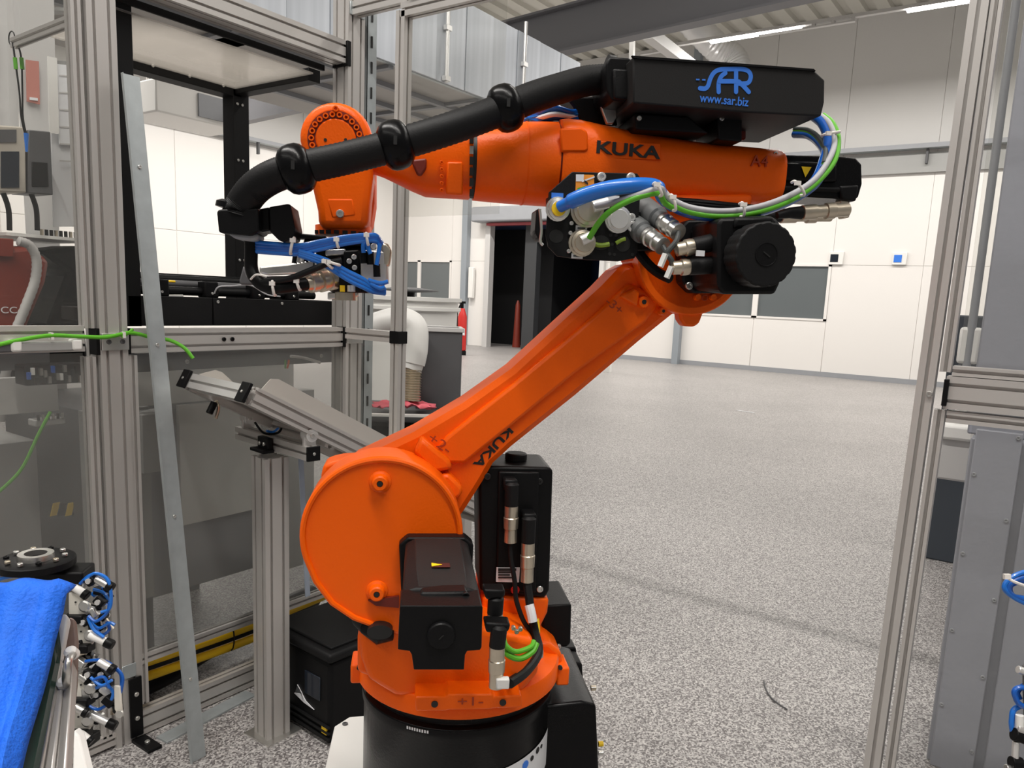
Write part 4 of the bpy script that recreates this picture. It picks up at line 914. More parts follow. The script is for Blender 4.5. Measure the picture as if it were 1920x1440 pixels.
mb = MB(); mb.prism([W(x_, y_, hb0-.001) for x_, y_ in ((612, 372), (662, 372), (668, 405), (622, 410))], ND*.006); obj('pocket', mb, ORANGED, wr, bevel=.003)
bolt('bolt', W(638, 401, hb0-.001), -ND, .0065, .006, STEEL, wr)
mb = MB(); a, b = W(644, 425, 1.34), W(644, 443, 1.34); mb.cyl(a, b, .0455, 40); fl = obj('tool_flange', mb, ORANGE, R)
for k in range(8):
    t_ = math.radians(-150+k*17); p = b+(U*math.cos(t_)+ND*math.sin(t_))*.0455+Z*.003; mb = MB(); mb.box(p, U*.004, ND*.003, Z*.003); obj('gap', mb, INK, fl)

# ---- motors
def motor(name, p, d, rt, up, hw, hh, L_, lab=None, cap=None):
    pass
# axis-2 motor
m2 = thing('dummy', (0, 0, 0), None, None); bpy.data.objects.remove(m2)
def rect(pts, b): return [W(x_, y_, b) for x_, y_ in pts]
bk = rect(((752, 1010), (884, 1010), (890, 1100), (748, 1100)), 1.175)
mb = MB(); mb.prism(rect(((748, 1022), (764, 1008), (872, 1008), (888, 1022), (884, 1110), (752, 1110)), 1.168), ND*.03); mt = obj('axis_two_motor', mb, BLACK, R, bevel=.003)
mb = MB(); mb.loft([rect(((760, 1018), (775, 1010), (864, 1010), (878, 1018), (878, 1090), (762, 1090)), 1.165), rect(((754, 1112), (780, 1104), (880, 1104), (900, 1112), (900, 1200), (754, 1200)), .98)]); obj('motor_body', mb, BLACKM, mt, bevel=.004)
mb = MB(); mb.loft([rect(((776, 1008), (864, 1008), (864, 1020), (776, 1020)), 1.163), rect(((781, 1101), (879, 1101), (879, 1112), (781, 1112)), .985)]); obj('body_ridge', mb, BOXM, mt, bevel=.003)
mb = MB(); mb.prism(rect(((750, 1138), (752, 1136), (903, 1136), (905, 1140), (903, 1214), (900, 1219), (876, 1221), (872, 1228), (870, 1256), (776, 1256), (772, 1228), (768, 1221), (746, 1218)), .93), ND*.055); mc = obj('motor_cap', mb, BLACK, mt, bevel=.0035)
mb = MB(); mb.prism(rect(((788, 1112), (878, 1110), (874, 1134), (784, 1134)), .965), ND*.03); obj('cap_block', mb, BLACK, mt, bevel=.004)
p = W(827, 1190, .93); mb = MB(); mb.lathe(p+ND*.002, -ND, [(0, .018), (.007, .018), (.009, .0165), (.009, 0)], 32); k_ = obj('round_plug', mb, BLACK, mt, ang=25)
mb = MB(); mb.box(p-ND*.0075, (U*.7+Z*.7).normalized()*.004, ND*.0006, (U*-.7+Z*.7).normalized()*.0008); obj('plug_slot', mb, INK, k_)
for x_, y_, b_ in ((769, 1027, 1.166), (870, 1027, 1.166)): bolt('bolt', W(x_, y_, b_), -ND, .0065, .008, STEEL, mt)
bolt('bolt', W(873, 1116, .966), -ND, .005, .004, BLACK, mt)
def warn(x_, y_, b_, w_, par, nrm=None):
    p = W(x_, y_, b_)
    mb = MB(); mb.prism([p-U*w_+Z*w_*.7, p+U*w_*.2, p-U*w_-Z*w_*.7], -ND*.0006); obj('warning_sign', mb, YEL, par)
# warning label lying on top ridge
q = W(826, 1066, 1.05); tpz = (W(781, 1101, .985)-W(776, 1008, 1.163)).normalized(); up_n = U.cross(tpz); up_n = up_n if up_n.z > 0 else -up_n
q = W(821, 1008, 1.163).lerp(W(830, 1101, .985), .62)+up_n*.0018
mb = MB(); mb.box(q, U*.013, tpz*.007, up_n*.0005); wl_ = obj('label_plate', mb, mat('label_maroon', (.06, .01, .008), .5), mt)
mb = MB(); mb.prism([q-U*.013+tpz*-.006+up_n*.0008, q+U*.002+up_n*.0008, q-U*.013+tpz*.006+up_n*.0008], up_n*.0006); obj('warning_sign', mb, YEL, wl_)
# axis-1 motor (upright)
mb = MB(); mb.prism([W(x_, y_, 1.30) for x_, y_ in ((904, 880), (910, 874), (1030, 876), (1037, 882), (1030, 1108), (1022, 1122), (900, 1108), (898, 890))], ND*.115); m1 = obj('axis_one_motor', mb, BLACK, R, bevel=.006, seg=2)
mb = MB(); mb.prism([W(x_, y_, 1.292) for x_, y_ in ((935, 884), (1012, 886), (1006, 1112), (930, 1106))], ND*.02); obj('front_ridge', mb, BLACK, m1, bevel=.003)
mb = MB(); p = W(967, 869, 1.355); mb.lathe(p-Z*.006, Z, [(0, .021), (.008, .021), (.009, .019), (.013, .0185), (.014, .020), (.024, .020), (.026, .017), (.026, .001)], 32); obj('round_plug', mb, BLACKM, m1, ang=25)
for x_, y_ in ((914, 893), (1011, 902), (1012, 1104), ):
    bolt('bolt', W(x_, y_, 1.297), -ND, .006, .004, STEEL if y_ > 1000 else INK, m1)
mb = MB(); mb.prism([W(x_, y_, 1.291) for x_, y_ in ((931, 1064), (975, 1064), (973, 1092), (930, 1091))], ND*.002); st = obj('rating_plate', mb, STK, m1)
for k in range(4):
    mb = MB(); q0, q1 = W(934, 1068+k*5, 1.2895), W(968-(k*6 % 14), 1068+k*5, 1.2895); mb.box((q0+q1)/2, (q1-q0)/2, ND*.0004, Z*(.0012 if k else .0022)); obj('print_line', mb, INK, st)
mb = MB(); p = W(966, 1106, 1.288); mb.lathe(p, -ND, [(0, .008), (.003, .007)], 20); obj('red_plug', mb, RED, m1)
def connector(pts, par, b, cable=None):
    a, c, e, g = pts    # black elbow start, joint, metal end, cable start
    rb = .0125
    mb = MB(); mb.lathe(W(*a, b), W(*c, b)-W(*a, b), [(-.004, rb*.6), (0, rb), ((W(*c, b)-W(*a, b)).length, rb*.98)], 20); o1 = obj('connector_hood', mb, BLACKM, par)
    mb = MB(); d_ = W(*e, b)-W(*c, b); l_ = d_.length; mb.lathe(W(*c, b), d_, [(0, rb*.95), (l_*.3, rb*.95), (l_*.32, rb*1.05), (l_*.6, rb*1.0), (l_*.62, rb*.88), (l_*.97, rb*.9), (l_, rb*.6)], 16); obj('connector_sleeve', mb, BRASSY, par)
    return o1
connector([(960, 908), (959, 948), (957, 1018), None], m1, 1.268); connector([(992, 972), (990, 1017), (988, 1092), None], m1, 1.262)
for a, b_ in (((955, 905), 1.285), ((990, 968), 1.28)):
    p = W(*a, b_); mb = MB(); mb.box(p, U*.012, ND*.02, Z*.010); obj('connector_base', mb, BLACK, m1, bevel=.004)
connector([(930, 1122), (928, 1150), (929, 1172), None], mt, 1.12); connector([(936, 1176), (932, 1212), (930, 1290), None], mt, 1.08)
mb = MB(); mb.prism(rect(((905, 1106), (948, 1106), (946, 1122), (912, 1126)), 1.11), ND*.03); obj('connector_base', mb, BLACK, mt, bevel=.004)
mb = MB(); mb.prism(rect(((908, 1168), (958, 1170), (954, 1186), (912, 1188)), 1.075), ND*.03); obj('connector_base', mb, BLACK, mt, bevel=.004)
# side black box right of axis-1 motor
mb = MB(); mb.prism([W(x_, y_, 1.40) for x_, y_ in ((1017, 1136), (1072, 1133), (1070, 1208), (1062, 1214), (1017, 1212))], ND*.13); sb = obj('junction_box', mb, BLACK, R, bevel=.004)
for x_ in (1026, 1047): bolt('bolt', W(x_, 1211, 1.396), -ND, .005, .005, STEEL, sb)
# base cables around
def cab(pts, r, m_, name, label, par=None, sub=7, seg=10):
    mb = MB(); mb.tube([W(*p) for p in pts], r, seg, sub); o = obj(name, mb, m_, par)
    if par is None: tag(o, label, 'cable')
    return o
cab(((957, 1016, 1.268), (958, 1045, 1.262), (965, 1090, 1.255), (968, 1125, 1.25), (982, 1165, 1.24), (1000, 1190, 1.24), (1005, 1220, 1.24), (990, 1250, 1.22), (955, 1275, 1.18), (946, 1286, 1.1)), .0042, BLACKM, 'motor_cable', 'thin black motor cable looping down from the upper connector')
cab(((988, 1090, 1.262), (992, 1120, 1.25), (996, 1150, 1.24), (1003, 1185, 1.235), (1010, 1222, 1.2), (988, 1258, 1.13), (956, 1282, 1.08)), .0075, BLACKM, 'motor_cable', 'thick black motor cable hanging from the lower connector')
c_ = cab(((992, 1134, 1.236), (996, 1150, 1.23), (999, 1166, 1.226)), .0082, STK, 'cable_marker', None, bpy.data.objects['motor_cable.001'], 3)
cab(((944, 1196, 1.15), (950, 1212, 1.14), (968, 1222, 1.14), (995, 1213, 1.15), (1001, 1202, 1.16)), .0042, GREEN, 'ground_cable', 'upper green-yellow earth cable curled beside the motor connector')
cab(((946, 1215, 1.15), (953, 1228, 1.14), (975, 1235, 1.14), (998, 1222, 1.15), (1006, 1206, 1.16)), .005, GREEN, 'ground_cable', 'lower green earth cable curled beside the motor connector')
cab(((1008, 1160, 1.28), (1010, 1185, 1.27), (1006, 1205, 1.26)), .0025, YEL, 'yellow_wire', 'short yellow wire beside the black junction box')
mb = MB(); p = W(942, 1280, 1.07); mb.box(p, U*.010, ND*.006, Z*.008); tag(obj('cable_label', mb, WHITE, bevel=.002), 'small white cable label at the bottom of the nickel connector', 'label')
for x_, y_ in ((968, 1183), (975, 1178), (962, 1176)):
    bolt('bolt', W(x_, y_, 1.19), -ND, .004, .006, STEEL, R)
mb = MB(); p = W(1014, 1232, 1.22); mb.cyl(p, p+Z*.012, .004, 10); obj('screw', mb, STEEL, R)

# axis-3 motor
m3p = rect(((1277, 425), (1290, 412), (1395, 408), (1405, 420), (1405, 540), (1395, 550), (1300, 550), (1280, 530)), 1.215)
mb = MB(); mb.prism(m3p, ND*.035); m3 = obj('axis_three_motor', mb, BLACK, R, bevel=.004)
mb = MB(); mb.loft([rect(((1300, 420), (1392, 415), (1400, 425), (1400, 535), (1390, 545), (1305, 545), (1296, 535), (1296, 430)), 1.215), rect(((1352, 408), (1452, 406), (1464, 418), (1464, 530), (1454, 552), (1356, 552), (1346, 540), (1346, 420)), 1.085)]); obj('motor_body', mb, BLACK, m3, bevel=.005)
cc = W(1437, 477, 1.04); d_cap = ND
rc = (W(1494, 477, 1.04)-cc).length
def gear(r, n=18, dp=.022):
    pts = []
    for i in range(n*6):
        a = 2*math.pi*i/(n*6); k = i % 6; rr_ = r*(1-(dp if k in (0, 1) else 0)); pts.append((rr_*math.cos(a), rr_*math.sin(a)))
    return pts
mb = MB(); mb.prism([cc+U*x_+Z*y_ for x_, y_ in gear(rc)], ND*.045); c3 = obj('scalloped_cap', mb, BLACKM, m3, bevel=.0025)
p = cc; mb = MB(); mb.lathe(p, -ND, [(0, .0165), (.001, .0165), (.0012, .0155), (.0004, .0150), (.0004, .001)], 32); k3 = obj('round_plug', mb, BLACK, c3, ang=20)
mb = MB(); q = (U*.75-Z*.5).normalized(); mb.box(p-ND*.0012, q*.006, ND*.0005, q.cross(ND)*.0009); obj('plug_slot', mb, INK, k3)
mb = MB(); mb.loft([rect(((1318, 405), (1400, 400), (1405, 430), (1330, 430)), 1.2), rect(((1380, 408), (1452, 406), (1452, 425), (1375, 428)), 1.08)]); obj('connector_saddle', mb, BLACK, m3, bevel=.004)
for (a, c, b_) in (((1350, 452), (1300, 462), 1.12), ((1345, 496), (1292, 500), 1.12)):
    A0, A1 = W(*a, b_), W(*c, b_); dd = (A1-A0).normalized(); l_ = (A1-A0).length
    mb = MB(); mb.lathe(A0, dd, [(-.01, .011), (0, .0135), (l_, .0125)], 20); obj('connector_hood', mb, BLACKM, m3)
    mb = MB(); mb.lathe(A0+dd*l_, dd, [(0, .0115), (.006, .0125), (.012, .0125), (.014, .0105), (.026, .010), (.028, .006)], 16); obj('connector_sleeve', mb, BRASSY, m3)
for x_, y_ in ((1291, 536), (1304, 434)): bolt('bolt', W(x_, y_, 1.213), -ND, .006, .006, STEEL, m3)
mb = MB(); mb.box(W(1313, 475, 1.10), U*.006, ND*.002, Z*.004); obj('label_plate', mb, STK, m3)
# axis 4-6 motor block at the rear
mb = MB(); mb.prism([W(x_, y_, 1.29) for x_, y_ in ((1448, 285), (1458, 284), (1460, 290), (1575, 293), (1605, 296), (1616, 308), (1617, 345), (1610, 370), (1595, 378), (1562, 372), (1450, 366))], ND*.10); m4 = obj('rear_motor_block', mb, BLACKG, R, bevel=.006)
mb = MB(); mb.prism([W(x_, y_, 1.281) for x_, y_ in ((1462, 300), (1572, 304), (1572, 342), (1462, 340))], ND*.02); obj('motor_ridge', mb, BLACKG, m4, bevel=.006)
mb = MB(); mb.prism([W(x_, y_, 1.283) for x_, y_ in ((1575, 348), (1612, 346), (1606, 378), (1578, 374))], ND*.03); obj('end_block', mb, BLACK, m4, bevel=.004)
for k in range(3):
    mb = MB(); a, b = W(1455, 352+k*6, 1.29+k*.01), W(1575, 356+k*6, 1.29+k*.01); mb.cyl(a, b, .005, 10); obj('cable', mb, BLACK, m4)
p = W(1511, 322, 1.279); mb = MB(); mb.prism([p-U*.009+Z*.008, p+U*.009+Z*.008, p-Z*.009], -ND*.0006); ws = obj('warning_sign', mb, YEL, m4)
for x_, y_ in ((1453, 289), (1449, 354)): bolt('bolt', W(x_, y_, 1.288), -ND, .004, .004, STEEL, m4)
for j, (x0, x1, y_, b_) in enumerate(((1502, 1592, 396, 1.27), (1462, 1560, 405, 1.31))):
    A0, A1 = W(x0, y_+(0 if j else 3), b_), W(x1, y_-(2 if j else 3), b_); dd = (A1-A0); l_ = dd.length
    mb = MB(); mb.lathe(A0, dd, [(0, .008), (l_*.02, .0125), (l_*.3, .0125), (l_*.31, .0105), (l_*.5, .0105), (l_*.51, .0135), (l_*.68, .0135), (l_*.7, .011), (l_*.97, .0115), (l_, .008)], 18); obj('connector_sleeve', mb, BRASSY, m4)
    mb = MB(); A2 = W(x0-45, y_+8, b_); mb.tube([A0, A0.lerp(A2, .5)+Z*.002, A2], [.011, .009, .006], 12, ); obj('connector_hood', mb, BLACKM, m4)
mb = MB(); mb.prism([W(x_, y_, 1.29) for x_, y_ in ((1576, 374), (1594, 375), (1594, 408), (1582, 410))], ND*.02); obj('connector_base', mb, BRASSY, m4, bevel=.003)
# tubes below forearm
for k in range(3):
    cab(((1240, 374+k*4, 1.25), (1300, 378+k*5, 1.25), (1360, 384+k*5, 1.25), (1440, 392+k*4, 1.27)), .005, BLACK, 'lower_cable', None, R)

# ---- SAR box
b0 = 1.20
fr = [(1187, 105), (1525, 130), (1547, 150), (1546, 192), (1540, 218), (1400, 211), (1187, 193)]
mb = MB(); mb.prism([W(x_, y_, b0) for x_, y_ in fr], ND*.22); sx = obj('cable_supply_box', mb, BOXM, R, bevel=.0025)
mb = MB(); mb.prism([W(x_, y_, b0-.003) for x_, y_ in ((1185, 104), (1526, 129), (1530, 133), (1189, 109))], ND*.006); obj('top_edge', mb, BLACK, sx)
for x_, m_ in ((1235, INK), ): pass
kst = 0
def bp(zx, zy): return W(960+zx/4, zy/4, b0-.0006)
for st_ in ([(1410, 662), (1450, 664), (1472, 640), (1488, 590), (1515, 545), (1560, 522), (1640, 518), (1740, 520), (1782, 545), (1790, 585), (1768, 622), (1705, 628)], [(1700, 612), (1738, 648), (1776, 690)], [(1550, 690), (1550, 625), (1568, 575), (1600, 548)], [(1680, 530), (1680, 600), (1680, 690)], [(1555, 610), (1620, 610), (1680, 610)], [(1380, 597), (1405, 598)], [(1425, 599), (1450, 600)]):
    kst += 1; thin = st_[0][0] in (1380, 1425); th2 = .0011 if thin else .0033
    P = smooth([bp(*q) for q in st_], 5 if len(st_) > 3 else 3); mb = MB()
    L1 = []; L2 = []
    for i, p in enumerate(P):
        t_ = (P[min(i+1, len(P)-1)]-P[max(i-1, 0)]).normalized(); s2 = t_.cross(ND)
        L1.append(p+s2*th2-ND*.00012*kst); L2.append(p-s2*th2-ND*.00012*kst)
    mb.loft([[a, b, b+ND*.0009, a+ND*.0009] for a, b in zip(L1, L2)])
    if not thin: mb.lathe(P[0]-ND*(.00012*kst+.00004), ND, [(0, th2), (.0009, th2)], 12); mb.lathe(P[-1]-ND*(.00012*kst+.00004), ND, [(0, th2), (.0009, th2)], 12)
    obj('logo_stroke', mb, BLUEINK, sx, flat=True)
text('web_address', 'www.sar.biz', W(1358, 188, b0-.0006), W(1405, 193, b0)-W(1312, 184, b0), Z, .0185, BLUEINK, sx, .86, .012)
# brackets under box
for pts in (((1190, 212), (1292, 218), (1330, 250), (1192, 243)), ((1345, 212), (1392, 214), (1392, 266), (1347, 262))):
    mb = MB(); mb.prism([W(x_, y_, 1.25) for x_, y_ in pts], ND*.10); br_ = obj('box_bracket', mb, BLACK, R, bevel=.003)
    bolt('bolt', W(pts[0][0]+8, pts[0][1]+10, 1.249), -ND, .004, .003, STEEL, br_)
mb = MB(); mb.prism([W(x_, y_, 1.33) for x_, y_ in ((1150, 195), (1400, 210), (1400, 262), (1180, 252))], ND*.04); obj('mounting_block', mb, REDOR, R, bevel=.004)
mb = MB(); mb.prism([W(x_, y_, 1.33) for x_, y_ in ((1060, 180), (1135, 180), (1160, 235), (1090, 236), (1075, 200))], ND*.06); obj('mounting_block', mb, BLACK, R, bevel=.004)
mb = MB(); mb.prism([W(x_, y_, 1.30) for x_, y_ in ((1125, 188), (1150, 190), (1165, 210), (1150, 232), (1138, 232), (1128, 205))], ND*.01); obj('bracket', mb, STEEL, R, bevel=.002)
# hose holder left of box
mb = MB(); mb.prism([W(x_, y_, 1.24) for x_, y_ in ((1143, 106), (1180, 108), (1186, 112), (1186, 192), (1148, 188), (1138, 172), (1136, 120))], ND*.10); hh_ = obj('hose_holder', mb, BLACK, R, bevel=.006)
mb = MB(); mb.prism([W(x_, y_, 1.232) for x_, y_ in ((1150, 128), (1180, 130), (1182, 186), (1152, 184))], ND*.012); obj('holder_ridge', mb, BLACKM, hh_, bevel=.003)
mb = MB(); mb.cyl(W(1134, 146, 1.30), W(1146, 148, 1.30), .035, 24); obj('holder_collar', mb, BLACK, hh_)

# ---- connector plate
bp0 = 1.185
pts = [(1073, 322), (1195, 325), (1202, 335), (1202, 348), (1196, 430), (1196, 470), (1190, 484), (1160, 490), (1085, 486), (1045, 480), (1028, 462), (1024, 440), (1030, 360)]
mb = MB(); mb.prism([W(x_, y_, bp0) for x_, y_ in pts], ND*.008); cpz = obj('connector_plate', mb, BLACKM, R, bevel=.001)
mb = MB(); mb.prism([W(x_, y_, bp0+.008) for x_, y_ in ((1190, 395), (1210, 395), (1240, 470), (1190, 470))], ND*.07); obj('plate_side', mb, BLACK, cpz, bevel=.002)
mb = MB(); mb.prism([W(x_, y_, bp0+.008) for x_, y_ in ((1040, 360), (1180, 360), (1180, 390), (1040, 390))], ND*.08); obj('plate_bracket', mb, BLACK, cpz, bevel=.002)
mb = MB(); mb.prism([W(x_, y_, bp0-.002) for x_, y_ in ((1006, 392), (1014, 390), (1020, 452), (1010, 448), (1003, 435))], ND*.05); obj('side_bracket', mb, BLACK, cpz, bevel=.003)
mb = MB(); mb.tube([W(1012, 392, bp0-.004), W(1015, 430, bp0-.004), W(1013, 452, bp0-.004), W(1018, 460, bp0-.004)], .0022, 8, 4); obj('hook', mb, STEEL, cpz)
for x_, y_, r_ in ((1127, 332, .0068), (1182, 333, .0068), (1185, 425, .0085), (1183, 408, .0062)): bolt('bolt', W(x_, y_, bp0), -ND, r_, .006, ALUL, cpz)
for x_, y_ in ((1071, 419), (1069, 437), (1066, 471), (1101, 474), (1076, 366), (1114, 424)): bolt('bolt', W(x_, y_, bp0), -ND, .0032, .004, ALUL, cpz)
for x_, y_, rx, ry in ((1127, 455, .014, .011), (1168, 457, .012, .012), (1043, 443, .011, .010)):
    p = W(x_, y_, bp0-.0008); mb = MB(); mb.prism([p+U*rx*math.cos(a)+Z*ry*math.sin(a) for a in [i*math.pi/10 for i in range(20)]], ND*.001); obj('opening', mb, INK, cpz)
for k in range(9):
    x_, y_ = ((1145, 441), (1155, 441), (1143, 476), (1152, 477), (1186, 477), (1108, 474), (1110, 438), (1185, 443), (1148, 458))[k]
    p = W(x_, y_, bp0-.0006); mb = MB(); mb.cyl(p, p+ND*.0008, .0026, 10); obj('hole', mb, INK, cpz)
mb = MB(); mb.tube([W(1112, 456, bp0-.003), W(1125, 460, bp0-.004), W(1142, 458, bp0-.003)], .0035, 8, 4); obj('earth_wire', mb, mat('olive_green', (.25, .38, .03), .5), cpz)
mb = MB(); mb.tube([W(1155, 456, bp0-.003), W(1165, 450, bp0-.004), W(1172, 448, bp0-.003)], .003, 8, 4); obj('earth_wire', mb, bpy.data.materials['olive_green'], cpz)
# sticker (generic orange/white)
mb = MB(); mb.prism([W(x_, y_, bp0-.0012) for x_, y_ in ((1080, 327), (1114, 328), (1114, 362), (1079, 362))], ND*.001); stc = obj('orange_sticker', mb, mat('sticker_orange', (.85, .30, .03), .5), cpz)
mb = MB(); mb.prism([W(x_, y_, bp0-.002) for x_, y_ in ((1080, 327), (1095, 327), (1094, 340), (1080, 340))], ND*.0008); obj('sticker_field', mb, STK, stc)
mb = MB(); mb.box(W(1103, 336, bp0-.002), (U*.0095+Z*.004), ND*.0004, Z*.0012); obj('sticker_field', mb, STK, stc)
mb = MB(); mb.box(W(1099, 342, bp0-.0022), (U*.003-Z*.002), ND*.0004, Z*.0016); obj('sticker_mark', mb, INK, stc)
mb = MB(); mb.box(W(1090, 352, bp0-.0022), (U*.006+Z*.002), ND*.0004, Z*.0009); obj('sticker_mark', mb, GREEN, stc)
for x_, y_ in ((1090, 428), (1082, 480)):
    mb = MB(); mb.box(W(x_, y_, bp0-.001), U*.0088, ND*.001, Z*.0038); l_ = obj('label_plate', mb, STK, cpz)
    mb = MB(); mb.box(W(x_, y_, bp0-.0025), U*.0058, ND*.0003, Z*.0012); obj('print_line', mb, DGREY, l_)
mb = MB(); mb.box(W(1045, 367, bp0-.001), U*.009, ND*.001, Z*.004); obj('label_plate', mb, BLUEINK, cpz)
mb = MB(); mb.box(W(1150, 372, bp0-.001), U*.009, ND*.001, Z*.004); obj('label_plate', mb, STK, cpz)
# connectors on plate
def conn(x_, y_, r, l_, m_, par, tilt=V((0, 0, 0))):
    p = W(x_, y_, bp0); d_ = (-ND+tilt).normalized()
    mb = MB(); mb.lathe(p, d_, [(0, r*1.25), (.004, r*1.25), (.005, r), (l_*.45, r), (l_*.5, r*1.12), (l_*.8, r*1.12), (l_*.85, r*.9), (l_, r*.85), (l_, r*.4)], 20); return obj('round_connector', mb, m_, par)
conn(1045, 392, .0145, .022, STEEL, cpz, V((0, 0, -.1)))
mb = MB(); p = W(1047, 392, bp0-.022); mb.lathe(p, -ND, [(0, .0105), (.006, .0105)], 18); obj('yellow_seal', mb, YEL, cpz)
conn(1100, 395, .0205, .020, BRASSY, cpz); conn(1158, 412, .0165, .012, ALUL, cpz); conn(1090, 456, .0165, .022, BRASSY, cpz)
mb = MB(); p = W(1112, 388, bp0-.022); mb.cyl(p, p+U*.022+Z*.008, .0085, 14); obj('angle_fitting', mb, ALUL, cpz)
mb = MB(); p = W(1090, 452, bp0-.022); mb.cyl(p, p+U*.015+Z*.008, .008, 14); obj('angle_fitting', mb, ALUL, cpz)
# two grey round plugs right of plate
for (a, c, gr) in (((1218, 398), (1272, 436), DGREY), ((1190, 425), (1243, 462), DGREY)):
    A0, A1 = W(*a, 1.20), W(*c, 1.13); dd = A1-A0; l_ = dd.length
    mb = MB(); mb.lathe(A0, dd, [(-.03, .019), (l_*.3, .0175), (l_*.34, .0145), (l_*.5, .0145)], 20); h1 = obj('grey_plug', mb, mat('plug_grey', (.12, .125, .125), .5), R)
    mb = MB(); mb.lathe(A0, dd, [(l_*.42, .0125), (l_*.47, .0145), (l_*.58, .0145), (l_*.60, .0125), (l_*.68, .0125), (l_*.70, .0140), (l_*.80, .0135), (l_*.82, .0115), (l_*.93, .0115), (l_*.94, .013), (l_, .013), (l_, .006)], 20); obj('plug_sleeve', mb, STEEL, h1)
cab(((1272, 436, 1.13), (1268, 452, 1.12), (1252, 472, 1.12), (1240, 495, 1.13)), .0042, mat('cable_dark_grey', (.06, .065, .065), .5), 'plug_cable', 'dark grey cable from the upper right plug bending down at the elbow')
cab(((1243, 462, 1.13), (1252, 478, 1.12), (1260, 492, 1.12), (1256, 512, 1.13)), .0042, bpy.data.materials['cable_dark_grey'], 'plug_cable', 'dark grey cable from the lower left plug crossing down at the elbow')
for (a, c, o_) in (((1248, 476), (1238, 500), 0), ((1259, 500), (1250, 521), 1)):
    A0, A1 = W(*a, 1.112), W(*c, 1.112); mb = MB(); mb.cyl(A0, A1, .0048, 4); obj('cable_label', mb, WHITE, bpy.data.objects['plug_cable' if o_ == 0 else 'plug_cable.001'])
cab(((1195, 470, 1.22), (1215, 495, 1.21), (1235, 512, 1.20), (1256, 522, 1.18)), .008, BLACK, 'elbow_cable', 'thick black cable sagging under the connector plate across the elbow')

# ================================================================== HOSE + clamps (dress pack)
hp = thing('corrugated_hose', W(850, 238, 1.2), 'long black corrugated hose with clamp rings running along the arm', 'hose')
hpts = [(1150, 148, 1.30), (1100, 152, 1.29), (1050, 166, 1.27), (1000, 182, 1.25), (948, 203, 1.23), (850, 239, 1.20), (742, 272, 1.19), (650, 296, 1.185), (556, 317, 1.185), (510, 332, 1.19), (476, 355, 1.20), (452, 388, 1.21), (447, 405, 1.21)]
P = smooth([W(*p) for p in hpts], 22)
mb = MB(); mb.tube(P, [.0226*(1+.035*(i % 2)) for i in range(len(P))], 24); obj('hose', mb, BLACKM, hp, ang=60)
for x_, y_, b_, dx, dy in ((948, 203, 1.23, 10, -3.6), (742, 272, 1.19, 10, -3), (556, 317, 1.185, 10, -3)):
    c = W(x_, y_, b_); d_ = (W(x_+dx, y_+dy, b_)-c).normalized()
    mb = MB(); mb.lathe(c, d_, [(-.022, .0235), (-.020, .026), (-.016, .031), (-.009, .0345), (0, .0355), (.009, .0345), (.016, .031), (.020, .026), (.022, .0235)], 32); cl_ = obj('clamp_ring', mb, BLACKG, hp, ang=50)
    q = c-ND*.0352; mb = MB(); mb.box(q, U*.0025, ND*.002, Z*.006); obj('slot', mb, INK, cl_)
# wrist hose bracket
hb_ = thing('hose_bracket', W(450, 410, 1.21), 'black hose clamp block hanging from the hose end beside the wrist', 'hose bracket')
mb = MB(); mb.prism([W(x_, y_, 1.19) for x_, y_ in ((406, 396), (412, 392), (484, 390), (486, 434), (470, 442), (410, 436))], ND*.075); obj('clamp_block', mb, BLACK, hb_, bevel=.004)
mb = MB(); mb.prism([W(x_, y_, 1.21) for x_, y_ in ((484, 392), (506, 388), (508, 432), (484, 436))], ND*.05); obj('clamp_lug', mb, BLACKG, hb_, bevel=.003)
mb = MB(); mb.prism([W(x_, y_, 1.20) for x_, y_ in ((504, 388), (540, 382), (545, 384), (554, 430), (548, 448), (530, 454), (522, 450), (506, 434))], ND*.08); obj('bracket_arm', mb, BLACK, hb_, bevel=.003)
mb = MB(); p = W(447, 398, 1.225); mb.lathe(p, W(450, 385, 1.225)-p, [(0, .033), (.008, .033), (.012, .026)], 24); obj('hose_seat', mb, BLACKG, hb_)
mb = MB(); mb.prism([W(x_, y_, 1.20) for x_, y_ in ((425, 436), (485, 438), (484, 450), (470, 452), (440, 448))], ND*.05); obj('lower_seat', mb, GREY, hb_, bevel=.004)
mb = MB(); mb.prism([W(x_, y_, 1.265) for x_, y_ in ((548, 436), (610, 442), (610, 448), (545, 447))], ND*.03); obj('mounting_bar', mb, BLACK, hb_, bevel=.002)

# ================================================================== GRIPPER TOOL
gt = thing('gripper_tool', W(640, 500, 1.3), 'black and silver gripper tool with blue air lines under the wrist', 'gripper')
mb = MB(); mb.prism([W(x_, y_, 1.27) for x_, y_ in ((570, 447), (700, 447), (702, 462), (568, 462))], ND*.10); obj('adapter_plate', mb, BLACK, gt, bevel=.003)
mb = MB(); mb.prism([W(x_, y_, 1.28) for x_, y_ in ((590, 462), (690, 462), (690, 545), (620, 548), (600, 530))], ND*.09); obj('tool_body', mb, BLACK, gt, bevel=.004)
mb = MB(); mb.prism([W(x_, y_, 1.25) for x_, y_ in ((676, 468), (726, 470), (728, 530), (700, 540), (676, 520))], ND*.06); obj('valve_block', mb, ALU, gt, bevel=.004)
mb = MB(); mb.prism([W(x_, y_, 1.25) for x_, y_ in ((714, 455), (728, 456), (735, 470), (730, 500), (716, 500))], ND*.04); obj('silver_fitting', mb, BRASSY, gt, bevel=.004)
mb = MB(); mb.prism([W(x_, y_, 1.262) for x_, y_ in ((644, 470), (674, 468), (676, 520), (655, 520), (644, 500))], ND*.02); vb2 = obj('valve_block', mb, BLACK, gt, bevel=.003)
